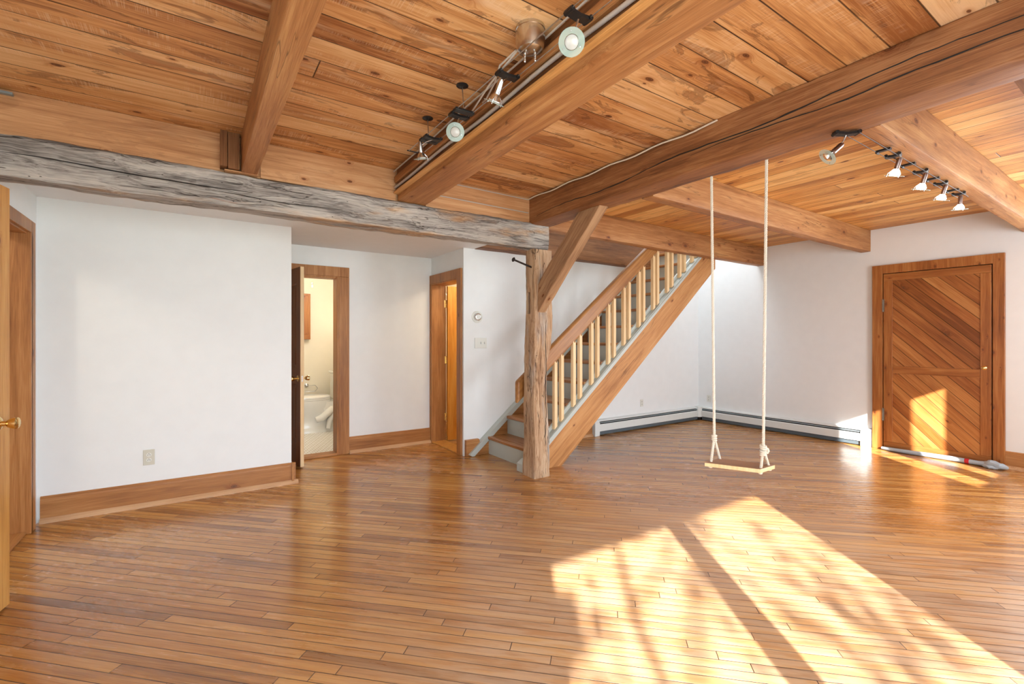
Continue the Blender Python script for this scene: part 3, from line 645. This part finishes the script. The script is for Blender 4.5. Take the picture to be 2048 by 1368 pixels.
# draught stopper
e = empty('draft_stopper', (6.46, 1.6, 0), label='grey speckled cloth draught stopper along the foot of the plank door', cat='draught stopper')
pts = [(6.485, 2.075, .02), (6.462, 2.0, .022), (6.455, 1.85, .024), (6.462, 1.65, .026), (6.466, 1.48, .027), (6.462, 1.36, .026), (6.45, 1.27, .028), (6.44, 1.21, .032)]
MB().tube(pts, [.016, .020, .022, .024, .025, .024, .022, .026], 12).build('tube', M['snake'], e, smooth=True)
MB().tube([(6.4625, 1.372, .0262), (6.4585, 1.34, .0265)], .0262, 12).build('band', M['red'], e)
b = MB().tube([(6.44, 1.225, .035), (6.425, 1.18, .042), (6.415, 1.12, .036), (6.43, 1.07, .026)], [.026, .038, .034, .016], 12).tube([(6.42, 1.235, .018), (6.39, 1.18, .018), (6.40, 1.13, .016)], [.012, .02, .012], 8)
bmesh.ops.subdivide_edges(b.bm, edges=b.bm.edges[:], cuts=2, use_grid_fill=True)
for v in b.bm.verts:
    v.co += Vector((noise.noise(v.co*30), noise.noise(v.co*30+Vector((5, 0, 0))), noise.noise(v.co*30+Vector((0, 9, 0)))))*.012; v.co.z = max(.002, v.co.z)
b.build('bunched_end', M['snake'], e, smooth=True)
# ================================================================== STAIRCASE
RUN, RISE, X_0, Z_0, SLP = .2455, .204, 2.65, .195, .831
st = empty('staircase', (3.6, 4.0, 0), label='straight wooden staircase with grey risers and pale balusters', cat='staircase')
NS = 12
for i in range(NS):
    x = X_0+RUN*i; z = Z_0+RISE*i
    MB().box(x, x+RUN+.03, 3.662, 4.424, z-.032, z).build('tread', M['tread'], st, bevel=.008, seg=3)
    MB().box(x+.026, x+.040, 3.668, 4.42, max(0, z-RISE), z-.033).build('riser', M['greyp'], st)
Ltop = lambda x: .25+.835*(x-2.873); Lbot = lambda x: .492+.834*(x-3.606)
XE = 5.62
b = MB().prism([(2.72, 0), (3.016, 0), (XE, Lbot(XE)), (XE, Ltop(XE)), (2.72, Ltop(2.72))], 1, 3.588, 3.625)
b.build('outer_stringer', M['string'], st, bevel=.003)
b = MB().prism([(2.60, 0), (2.71, 0), (2.71, Ltop(2.71)), (XE, Ltop(XE)), (XE, Ltop(XE)+.028), (2.60, Ltop(2.60)+.028+.03)], 1, 3.574, 3.640)
b.prism([(2.62, Ltop(2.62)+.058), (2.71, Ltop(2.71)+.028), (XE, Ltop(XE)+.028), (XE, Ltop(XE)+.05), (2.62, Ltop(2.62)+.06)], 1, 3.582, 3.640)
b.build('stringer_cap', M['greyp'], st)
MB().prism([(2.72, .001), (2.98, .001), (XE, Ltop(XE)-.16), (XE, Ltop(XE)+.105), (2.62, Ltop(2.62)+.105)], 1, 3.6401, 3.661).build('inner_lining', M['greyp'], st)
MB().prism([(2.552, 0), (2.70, 0), (2.70, .13), (2.60, .11), (2.552, .075)], 1, 3.60, 3.70).build('newel_base', M['greyp'], st, bevel=.004)
Lw = lambda x: .500+.831*(x-3.0)
MB().prism([(2.40, 0), (2.40, .175), (2.56, .175), (2.575, .10), (XE, Lw(XE)-.055), (XE, Lw(XE)-.42), (3.15, 0)], 1, 4.4255, 4.468).build('wall_stringer', M['trim_x'], st, bevel=.002)
MB().prism([(2.425, .022), (2.455, .001), (2.485, .001), (XE, Lw(XE)-.072), (XE, Lw(XE))], 1, 4.395, 4.4685).build('wall_stringer_cap', M['greyp'], st, bevel=.003)
rt = lambda x: 1.168+.80*(x-2.879); rb = lambda x: .952+.812*(x-2.867)
b = MB().prism([(2.497, rb(2.497)), (5.0, rb(5.0)), (5.0, rt(5.0)), (2.497, rt(2.497))], 1, 3.600, 3.662)
b.build('handrail', M['rail'], st, bevel=.022, seg=5)
bal = [2.939, 3.023, 3.181, 3.269, 3.430, 3.516, 3.679, 3.762, 3.918, 3.998, 4.163, 4.238, 4.411, 4.482, 4.664, 4.748, 4.901, 4.989, 5.149, 5.235]
for x in bal:
    s_ = .036; zb = Ltop(x)+.060; zt = min(rb(x)+.03, 2.52)
    MB().prism([(x, zb), (x+s_, zb+.83*s_), (x+s_, zt+.8*s_-.03), (x+s_*.5, zt-.018), (x, zt+.028)], 1, 3.6005, 3.6395).build('baluster', M['pale_z'], st, bevel=.0015)
# ================================================================== HEATERS
def heater(name_e, horiz, a0, a1, f, dr, label, ends):
    e = empty(name_e, ((a0+a1)/2, f, 0) if horiz else (f, (a0+a1)/2, 0), label=label, cat='heater', group='baseboard heaters')
    ax = 0 if horiz else 1
    P = lambda pts: [(f+dr*d, z) for d, z in pts]
    def pr(nm, pts, m, b0=a0, b1=a1, bev=0): return MB().prism(P(pts), ax, b0, b1).build(nm, m, e, bevel=bev)
    pr('back_plate', [(0, .012), (.006, .012), (.006, .200), (.048, .192), (.052, .183), (.055, .185), (.050, .198), (.006, .208), (0, .208)], M['heater'])
    pr('fin_element', [(.012, .05), (.050, .05), (.050, .176), (.012, .176)], M['dark'], a0+.06, a1-.03)
    pr('damper', [(.050, .170), (.058, .162), (.060, .164), (.053, .174)], M['heatgrey'], a0+.05, a1-.03)
    pr('front_panel', [(.058, .058), (.064, .058), (.066, .142), (.058, .150)], M['heater'], a0+.02, a1-.02)
    pr('toe_plate', [(.030, .006), (.050, .012), (.050, .056), (.030, .056)], M['toe'], a0+.03, a1-.03)
    for (c0, c1) in ends:
        pr('end_cap', [(.0, .0), (.068, .0), (.070, .165), (.055, .196), (.0, .212)], M['heater'], c0, c1, .004)
    return e
heater('baseboard_heater', True, 4.27, 6.48, 4.469, -1, 'white baseboard heater on the back wall under the stairs', [(4.26, 4.345)])
heater('baseboard_heater', False, 2.19, 4.40, 6.549, -1, 'long white baseboard heater on the right wall beside the plank door', [(2.187, 2.285)])
e = empty('heater_corner_piece', (6.50, 4.42, 0), label='white corner cover joining the two baseboard heaters', cat='heater cover')
MB().prism([(6.548, 4.468), (6.43, 4.468), (6.43, 4.396), (6.474, 4.372), (6.548, 4.372)], 2, .05, .212).build('cover', M['heater'], e, bevel=.005)
MB().box(6.46, 6.54, 4.40, 4.46, 0, .05).build('foot', M['dark'], e)
# ================================================================== SMALL WALL FITTINGS
def outlet(x, y, z, axis, label, m, w_=.070, h=.116, sockets=True, cat='outlet', nm='wall_outlet'):
    e = empty(nm, (x, y, z), label=label, cat=cat)
    T = Matrix.Translation((x, y, z)) @ (Matrix.Identity(4) if axis == 'y' else Matrix.Rotation(PI/2, 4, 'Z') @ Matrix.Scale(-1, 4, (1, 0, 0)) if False else Matrix.Rotation(-PI/2, 4, 'Z'))
    if axis == 'y': T = Matrix.Translation((x, y, z))
    b = MB(); b.M = T; b.box(-w_/2, w_/2, -.006, 0, -h/2, h/2).build('cover_plate', m, e, bevel=.002)
    if sockets:
        for s_ in (-.0195, .0195):
            q = MB(); q.M = T; q.prism([(.0165*math.cos(a)*1.0, s_+.0145*math.sin(a)) for a in [2*PI*k/16 for k in range(16)]], 1, -.0085, -.005).build('socket', M['platew'], e)
            h_ = MB(); h_.M = T
            h_.box(-.0075, -.005, -.009, -.0084, s_-.006, s_+.003).box(.005, .0078, -.009, -.0084, s_-.006, s_+.003)
            h_.prism([(.0026*math.cos(a), s_+.0075+.0026*math.sin(a)) for a in [2*PI*k/10 for k in range(10)]], 1, -.009, -.0084).build('slots', M['dark'], e)
    return e
outlet(-.289, 4.489, .367, 'y', 'almond double outlet low on the broad blank wall', M['plate'])
outlet(5.223, 4.469, .353, 'y', 'small white outlet on the back wall over the heater', M['platew'], w_=.062, h=.10)
outlet(6.549, 4.289, .34, 'x', 'small white outlet near the corner on the right wall', M['platew'], w_=.066, h=.10)
e = empty('light_switch', (2.60, 4.469, 1.215), label='white three gang switch plate between amber door and stairs', cat='light switch')
MB().box(2.525, 2.677, 4.462, 4.469, 1.158, 1.272).build('cover_plate', M['platew'], e, bevel=.003)
for x in (2.601, 2.647):
    MB().box(x-.005, x+.005, 4.4612, 4.4625, 1.203, 1.227).build('switch_slot', M['heatgrey'], e)
    MB().hexa([(x-.0035, 4.452, 1.217), (x+.0035, 4.452, 1.217), (x+.0035, 4.462, 1.208), (x-.0035, 4.462, 1.208), (x-.0035, 4.452, 1.225), (x+.0035, 4.452, 1.225), (x+.0035, 4.462, 1.222), (x-.0035, 4.462, 1.222)]).build('toggle', M['platew'], e)
e = empty('thermostat', (2.556, 4.469, 1.5), label='round thermostat on the wall above the switch plate', cat='thermostat')
MB().lathe([(0, 0), (.066, 0), (.066, .004), (.060, .007), (.046, .008), (0, .008)], (2.556, 4.469, 1.5), (0, -1, 0), 36).build('wall_ring', M['platew'], e, smooth=True)
MB().lathe([(0, .006), (.043, .006), (.043, .022), (.038, .030), (.030, .032), (0, .032)], (2.556, 4.469, 1.5), (0, -1, 0), 36).build('dial', M['nickel'], e, smooth=True)
MB().lathe([(0, .031), (.028, .031), (.026, .036), (0, .037)], (2.556, 4.469, 1.5), (0, -1, 0), 30).build('face_cover', M['platew'], e, smooth=True)
tag(MB().box(-1.0, -.765, 3.38, 3.405, 2.500, 2.512).build('metal_plate', M['heatgrey']), 'small galvanised metal strip at the upper left', 'metal plate')
# ================================================================== SWING
def rope(mb, pts, R=.0052, pitch=.034, n=6):
    pts = [Vector(p) for p in pts]; L = [0]
    for a, c in zip(pts, pts[1:]): L.append(L[-1]+(c-a).length)
    def at(s):
        for i in range(len(pts)-1):
            if s <= L[i+1] or i == len(pts)-2:
                return pts[i].lerp(pts[i+1], (s-L[i])/(L[i+1]-L[i])), (pts[i+1]-pts[i]).normalized()
    m = max(4, int(L[-1]/pitch*8))
    for k in range(3):
        P = []
        for i in range(m+1):
            s = L[-1]*i/m; c, t = at(s); a = Vector((1, 0, 0)) if abs(t.x) < .8 else Vector((0, 1, 0)); a = (a-t*a.dot(t)).normalized(); b_ = t.cross(a)
            ang = 2*PI*(s/pitch+k/3); P.append(c+(a*math.cos(ang)+b_*math.sin(ang))*R*.62)
        mb.tube(P, R*.62, n)
    return mb
sw = empty('rope_swing', (2.76, 1.6, .46), label='wooden plank swing hanging on two white ropes from the main beam', cat='swing')
c4 = [(2.612, 1.741), (2.750, 1.467), (2.915, 1.467), (2.784, 1.756)]
MB().hexa([(x, y, .476) for x, y in c4] + [(x, y, .50) for x, y in c4]).build('seat', wood('swing_plank', (-.45, .89, 0), (.89, .45, 0), 'z', (srgb(112, 76, 50), srgb(142, 102, 70), srgb(176, 132, 94)), knots=.2, rough=.5, seed=30), sw, bevel=.003)
so_ = bpy.data.objects['seat']; so_.data.materials.append(M['pale_z'])
for p in so_.data.polygons:
    zs_ = [so_.data.vertices[i].co.z for i in p.vertices]
    if max(zs_)-min(zs_) > .01: p.material_index = 1
sd_ = MB(); Mx = [Vector((*p, .4755)) for p in c4]; up = Vector((0, 0, .0245))
for top, kn_, fa, fb in (((2.699, 1.75, 2.292), (2.721, 1.745, .640), (2.655, 1.728, .475), (2.782, 1.738, .475)), ((2.700, 1.406, 2.292), (2.800, 1.478, .615), (2.776, 1.482, .475), (2.895, 1.490, .475))):
    r_ = MB(); rope(r_, [top, kn_], .0072, .040); o = r_.build('rope', M['rope'], sw, smooth=True)
    k1 = MB(); rope(k1, [kn_, fa], .0070, .036); rope(k1, [kn_, fb], .0068, .036)
    o2 = k1.build('rope_fork', M['rope'], sw, smooth=True)
    q = MB(); big = kn_[0] > 2.75; n_ = 5 if big else 3
    for j in range(n_):
        zc = kn_[2]+.012-j*.013; rr = .012 if not big else .015
        q.lathe([(rr+.006*math.cos(a), .006*math.sin(a)) for a in [2*PI*k/8 for k in range(8)]], (kn_[0], kn_[1], zc), (random.uniform(-.35, .35), random.uniform(-.35, .35), 1), 14, close=True)
    if big: q.tube([(2.806, 1.468, .618), (2.814, 1.458, .612), (2.817, 1.455, .60), (2.812, 1.462, .585)], .0065, 8)
    q.build('knot', M['rope'], sw, smooth=True)
    for p in (fa, fb): MB().lathe([(0, -.012), (.010, -.008), (.013, 0), (.010, .003), (0, .003)], (p[0], p[1], .473), (0, 0, 1), 10).build('stopper_knot', M['rope'], sw, smooth=True)
# ================================================================== LIGHTS
def spot(clamp, head, aim, lit, label, group, bridge=None, bulb=True, post_=None, dim=1.0):
    """clamp = point on the wires, head = centre of lamp mouth, aim = direction the mouth faces"""
    aim = Vector(aim).normalized(); head = Vector(head); clamp = Vector(clamp); back = head - aim*.075
    e = empty('track_spotlight', tuple(clamp), label=label, cat='spotlight', group=group)
    if bridge:
        a, c = Vector(bridge[0]), Vector(bridge[1]); d = (c-a).normalized(); s_ = d.cross(Vector((0, 0, 1))).normalized()*.016; u = Vector((0, 0, .006))
        mid = (a+c)/2 - Vector((0, 0, .006))
        m_ = MB(); lo = [a-s_*.6, a+s_*.6, mid+s_, mid-s_]
        for (p, q_) in ((a-d*.008, mid), (mid, c+d*.008)):
            m_.hexa([p-s_-u, q_-s_-u, q_+s_-u, p+s_-u, p-s_+u, q_-s_+u, q_+s_+u, p+s_+u])
        m_.tube([a-s_*1.3, a+s_*1.3], .009, 8).tube([c-s_*1.3, c+s_*1.3], .009, 8)
        m_.build('wire_clamp', M['blackp'], e)
    MB().tube([clamp-Vector((0, 0, .004)), clamp*.5+back*.5 - Vector((0, 0, .004)), back+aim*.012], .0035, 8).build('stem', M['chrome'], e, smooth=True)
    MB().lathe([(0, -.012), (.010, -.010), (.0125, 0), (.0125, .048), (.008, .050), (0, .050)], back, aim, 20).build('lamp_housing', M['smoke'] if group == GR else M['chrome'], e, smooth=True)
    MB().lathe([(.0115, .048), (.019, .058), (.0255, .074), (.0235, .075), (.012, .060), (.009, .050)], back, aim, 20, close=True).build('reflector', M['lit'] if lit else M['nickel'], e, smooth=True)
    if bulb:
        MB().lathe([(0, .056), (.018, .060), (.0225, .072), (.0235, .079), (.018, .083), (0, .085)], back, aim, 20).build('bulb', M['lit'] if lit else M['unlit'], e, smooth=True)
    MB().lathe([(.026, .082), (.045, .082), (.046, .0835), (.045, .085), (.026, .085), (.025, .0835)], back, aim, 30, close=True).build('glass_ring', M['ringglass'], e, smooth=True)
    a_ = aim.orthogonal().normalized(); b_ = aim.cross(a_)
    for j in range(3):
        v = a_*math.cos(2*PI*j/3)+b_*math.sin(2*PI*j/3); MB().tube([back+aim*.055+v*.016, back+aim*.070+v*.031, back+aim*.090+v*.034], .0018, 6).build('ring_clip', M['chrome'], e)
    return e
GL = 'wire spotlights beside the cable joist'; GR = 'wire spotlights along the reddish joist'
toc = lambda p: Vector((0, 0, 1.27))-Vector(p)
for y, head, aim, lb in ((1.215, (1.092, 1.245, 2.305), None, 'unlit glass ringed spotlight at the top, nearest the round canopy'),
                         (1.66, (1.052, 1.690, 2.276), (-.06, .55, -.84), 'unlit spotlight hanging just below the canopy feed wires'),
                         (2.10, (1.094, 2.135, 2.315), None, 'unlit glass ringed spotlight between the two black ceiling stems'),
                         (2.415, (1.068, 2.50, 2.296), (.20, .22, -.92), 'unlit spotlight at the far end of the left wires')):
    a = aim or toc(head)
    spot((1.097, y, 2.378), head, a, False, lb, GL, bridge=((1.055, y, 2.383), (1.14, y, 2.383)))
for x, hx, lb, lit in ((3.16, 3.20, 'lit spotlight on the right wires, first after the dark ring lamp', True), (3.60, 3.62, 'lit spotlight on the right wires, second after the dark ring lamp', True),
                       (3.98, 4.00, 'lit spotlight on the right wires, third after the dark ring lamp', True), (4.37, 4.40, 'lit spotlight on the right wires, closest to the door wall', True)):
    spot((x+.02, .965, 2.262), (hx-.035, .955, 2.163), (.12, .30 if x < 4.3 else .08, -.92), lit, lb, GR, bridge=((x, .99, 2.268), (x+.01, .935, 2.268)))
    pl = bpy.data.lights.new('spotlight_glow', 'SPOT'); pl.energy = 6; pl.color = (1, .86, .68); pl.spot_size = 1.2; pl.spot_blend = .6; pl.shadow_soft_size = .02
    lo = bpy.data.objects.new('spotlight_glow', pl); COL.objects.link(lo); lo.location = (hx-.04, .957, 2.148); lo.rotation_euler = Vector((-.3, .10, -.9)).to_track_quat('-Z', 'Y').to_euler()
spot((2.63, .985, 2.262), (2.590, 1.045, 2.168), (-.53, .44, -.62), False, 'dark ring lamp without a bulb where the right wires meet the main beam', GR, bridge=((2.60, 1.02, 2.272), (2.68, .955, 2.272)), bulb=False)
def wires(name, lines, m, r, label, cat, group=None, part='wire', n=6):
    e = empty(name, tuple(Vector(lines[0][0])), label=label, cat=cat, group=group)
    for P in lines: MB().tube(P, r, n).build(part, m, e, smooth=True)
    return e
wires('lighting_cable', [[(1.055, -.8, 2.385), (1.055, 2.66, 2.385)], [(1.14, -.8, 2.385), (1.14, 2.62, 2.385)]], M['steel'], .0022, 'pair of thin steel lighting wires left of the cable joist', 'lighting wire')
wires('lighting_cable', [[(2.66, .99, 2.262), (4.48, .985, 2.258)], [(2.66, .94, 2.262), (4.48, .935, 2.258)]], M['iron'], .0016, 'pair of steel lighting wires under the reddish joist', 'lighting wire')
for y, lb in ((2.05, 'black stemmed wire support between the two glass ringed lamps'), (2.47, 'black stemmed wire support at the far end of the left wires')):
    e = empty('wire_support', (1.097, y, HT), label=lb, cat='wire support', group='black stems holding the left wires')
    MB().lathe([(0, 0), (.030, 0), (.030, .004), (.014, .008), (.008, .014), (0, .014)], (1.105, y+.03, HT), (0, 0, -1), 20).build('ceiling_rose', M['blackp'], e, smooth=True)
    MB().tube([(1.105, y+.03, HT-.01), (1.098, y, 2.39)], .003, 8).build('stem', M['steel'], e)
    MB().box(1.045, 1.15, y-.018, y+.018, 2.378, 2.392).build('bridge', M['blackp'], e, bevel=.004)
for x, lb in ((3.03, 'small black wire clip on the reddish joist, first after the dark ring lamp'), (3.40, 'small black wire clip between the first and second lit spotlights'),
              (3.83, 'small black wire clip between the second and third lit spotlights'), (4.24, 'small black wire clip beside the lit spotlight closest to the door wall')):
    e = empty('wire_clip', (x, .96, 2.27), label=lb, cat='wire clip', group='black clips on the reddish joist')
    MB().box(x-.012, x+.012, .93, .995, 2.262, 2.272).tube([(x-.014, .99, 2.260), (x+.014, .99, 2.260)], .006, 8).build('clip', M['blackp'], e)
tag(MB().tube([(1.045, 2.66, 2.385), (1.15, 2.66, 2.385)], .004, 8).build('spreader_bar', M['blackp']), 'small dark bar ending the left lighting wires', 'spreader bar')
e = empty('transformer_canopy', (1.13, 1.53, HT), label='round polished metal transformer canopy on the board ceiling', cat='light canopy')
MB().lathe([(0, 0), (.060, 0), (.060, .012), (.0575, .014), (.0575, .018), (.060, .020), (.060, .062), (.050, .092), (.030, .100), (0, .101)], (1.13, 1.54, HT), (0, 0, -1), 40).build('canopy', M['nickel'], e, smooth=True)
for dx, dy in ((-.012, .022), (.020, -.006)):
    MB().lathe([(0, .095), (.006, .095), (.006, .112), (.0045, .114), (.0045, .118), (.006, .120), (.006, .130), (.003, .134), (0, .134)], (1.13+dx, 1.54+dy, HT), (0, 0, -1), 12).build('terminal', M['chrome'], e, smooth=True)
wires('electrical_cable', [[(1.10, 1.60, 2.46), (1.085, 1.70, 2.44), (1.12, 1.80, 2.42), (1.15, 1.92, 2.41), (1.205, 2.05, 2.46)], [(1.105, 1.59, 2.46), (1.10, 1.72, 2.43), (1.09, 1.80, 2.40), (1.13, 1.98, 2.40), (1.2, 2.2, 2.44)]], M['cable'], .0042,
      'pale twin feed leads running from the metal canopy down the joist', 'electrical cable', part='lead')
sx = lambda y: 1.188+(y+.87)*.0168    # left face of the cable joist
def wavy(y0, y1, off, z, a, n, ph=0): return [(sx(y)-off+math.sin(y*7+ph)*a*.4, y, z+math.sin(y*5.3+ph)*a) for y in [y0+(y1-y0)*i/n for i in range(n+1)]]
wires('electrical_cable', [wavy(-.8, 3.40, .016, 2.400, .005, 50)], M['cable'], .0095, 'thick grey conduit stapled along the side of the cable joist', 'electrical cable', part='conduit', n=10)
wires('electrical_cable', [wavy(-.8, 3.39, .034, 2.505, .004, 50, 2)], M['cable'], .0045, 'thin grey cable tucked under the ceiling by the cable joist', 'electrical cable', part='lead')
e = empty('joist_battens', (1.22, 1.2, 2.33), label='two wooden battens along the side of the cable joist', cat='batten')
MB().hexa([(sx(-.8)-.026, -.86, 2.432), (sx(-.8)+.012, -.86, 2.425), (sx(3.4)+.012, 3.40, 2.425), (sx(3.4)-.028, 3.40, 2.425), (sx(-.8)-.028, -.86, 2.478), (sx(-.8)+.012, -.86, 2.478), (sx(3.4)+.012, 3.40, 2.478), (sx(3.4)-.028, 3.40, 2.478)]).build('batten', M['beam_y'], e, bevel=.010, seg=3)
def side(d0, d1, z0, z1): return [(sx(-.8)-d0, -.86, z0), (sx(-.8)+d1, -.86, z0), (sx(3.4)+d1, 3.40, z0), (sx(3.4)-d0, 3.40, z0), (sx(-.8)-d0, -.86, z1), (sx(-.8)+d1, -.86, z1), (sx(3.4)+d1, 3.40, z1), (sx(3.4)-d0, 3.40, z1)]
MB().hexa(side(.030, .012, 2.345, 2.362)).build('batten', M['ledge'], e, bevel=.002)
MB().hexa(side(.004, .012, 2.3625, 2.529)).build('channel_shade', M['dark_y'], e)  # dark board painting the shade of a recess that is not modelled
wires('electrical_cable', [[(2.478, 3.40-(3.40-1.57)*i/24, 2.512+.006*math.sin(i*1.1)) for i in range(25)]], M['cablew'], .0052, 'white cable stapled along the top of the main beam', 'electrical cable', part='lead')
wires('electrical_cable', [[(1.47, 3.404, 2.515), (2.475, 3.404, 2.508)], [(1.49, 3.404, 2.398), (2.475, 3.404, 2.390)]], M['cable'], .0045, 'two thin wires along the rim boards by the main beam', 'electrical cable')
# ================================================================== BATHROOM THROUGH THE DOORWAY
t = empty('toilet', (1.25, 6.72, 0), label='white toilet seen through the bathroom doorway', cat='toilet')
def loft(secs, n=36, y=6.72):
    b = MB(); R = []
    for z, xc, a, c in secs: R.append([b.v((xc+a*math.copysign(abs(math.cos(q))**.8, math.cos(q)), y+c*math.copysign(abs(math.sin(q))**.8, math.sin(q)), z)) for q in [2*PI*k/n for k in range(n)]])
    for A_, B_ in zip(R, R[1:]):
        for k in range(n): b.face([A_[k], A_[(k+1) % n], B_[(k+1) % n], B_[k]])
    b.face(R[0][::-1]); b.face(R[-1]); return b
loft([(.012, 1.34, .28, .115), (.05, 1.34, .275, .112), (.07, 1.33, .255, .10), (.18, 1.31, .245, .10), (.27, 1.28, .27, .13), (.35, 1.25, .295, .165), (.42, 1.235, .30, .18), (.445, 1.235, .30, .183), (.445, 1.235, .26, .15)]).box(1.42, 1.60, 6.58, 6.86, .30, .42).build('bowl', M['porc'], t, smooth=True)
b = MB().tube([(1.54, 6.60, .33), (1.47, 6.585, .27), (1.40, 6.59, .21), (1.33, 6.60, .185)], [.045, .05, .05, .04], 14).tube([(1.56, 6.61, .27), (1.50, 6.60, .17), (1.48, 6.60, .06)], [.03, .035, .03], 12)
b.build('trapway', M['porc'], t, smooth=True)
loft([(.448, 1.235, .298, .184), (.462, 1.235, .300, .186), (.468, 1.235, .294, .18)]).build('seat', M['porc'], t, smooth=True)
loft([(.472, 1.235, .298, .184), (.490, 1.235, .296, .182), (.500, 1.235, .27, .16)]).build('lid', M['porc'], t, smooth=True)
MB().box(1.585, 1.80, 6.47, 6.97, .42, .775).build('tank', M['porc'], t, bevel=.02, seg=3); MB().box(1.57, 1.815, 6.455, 6.985, .776, .81).build('tank_lid', M['porc'], t, bevel=.012, seg=3)
MB().tube([(1.59, 6.53, .735), (1.565, 6.53, .735)], .012, 10).tube([(1.565, 6.53, .735), (1.562, 6.60, .728)], .006, 8).build('flush_lever', M['nickel'], t, smooth=True)
e = empty('wall_cabinet', (1.12, 7.1, 1.25), label='narrow orange wood wall cabinet seen past the bathroom door', cat='cabinet')
MB().box(.90, 1.345, 7.05, 7.149, 1.25, 1.89).build('body', M['door_z'], e, bevel=.003)
MB().box(1.0, 1.32, 7.035, 7.05, 1.32, 1.86).build('door', M['door_z'], e, bevel=.003)
e = empty('towel_ring', (1.31, 7.14, .60), label='chrome towel ring on the bathroom wall by the toilet', cat='towel ring')
MB().lathe([(0, 0), (.026, 0), (.026, .006), (.012, .014), (.010, .04), (.014, .046), (0, .05)], (1.31, 7.149, .60), (0, -1, 0), 20).build('wall_mount', M['chrome'], e, smooth=True)
MB().tube([(1.31, 7.105, .60), (1.42, 7.105, .595), (1.45, 7.105, .555), (1.42, 7.105, .515), (1.28, 7.105, .51)], .004, 8).build('ring', M['chrome'], e, smooth=True)
e = empty('robe_hook', (1.385, 7.14, 2.03), label='small metal hook high on the bathroom wall', cat='hook')
MB().box(1.375, 1.395, 7.143, 7.149, 1.99, 2.06).tube([(1.385, 7.143, 2.04), (1.385, 7.11, 2.03), (1.385, 7.10, 2.05)], .004, 8).build('hook', M['nickel'], e)
def ceiling_lamp(x, y, z, power, col, label):
    e = empty('ceiling_lamp', (x, y, z), label=label, cat='ceiling lamp')
    MB().lathe([(0, 0), (.11, 0), (.11, .02), (0, .02)], (x, y, z), (0, 0, -1), 24).build('base', M['nickel'], e)
    MB().lathe([(.10, .02), (.10, .05), (.07, .08), (0, .09)], (x, y, z), (0, 0, -1), 24)  .build('lamp_shade', M['soft_lit'], e, smooth=True)
    l = bpy.data.lights.new('lamp_light', 'POINT'); l.energy = power; l.color = col; l.shadow_soft_size = .1
    o = bpy.data.objects.new('lamp_light', l); COL.objects.link(o); o.location = (x, y, z-.16)
ceiling_lamp(1.25, 5.62, 2.4, 21, (1, .93, .84), 'round ceiling lamp lighting the bathroom')
ceiling_lamp(3.3, 4.85, 2.36, 26, (1, .80, .55), 'added warm ceiling lamp standing in for sun in the side room')  # made-up lamp, its warm light replaces sun from that room's own window
ceiling_lamp(-1.8, 3.2, 2.5, 20, (1, .88, .72), 'round ceiling lamp lighting the hall')
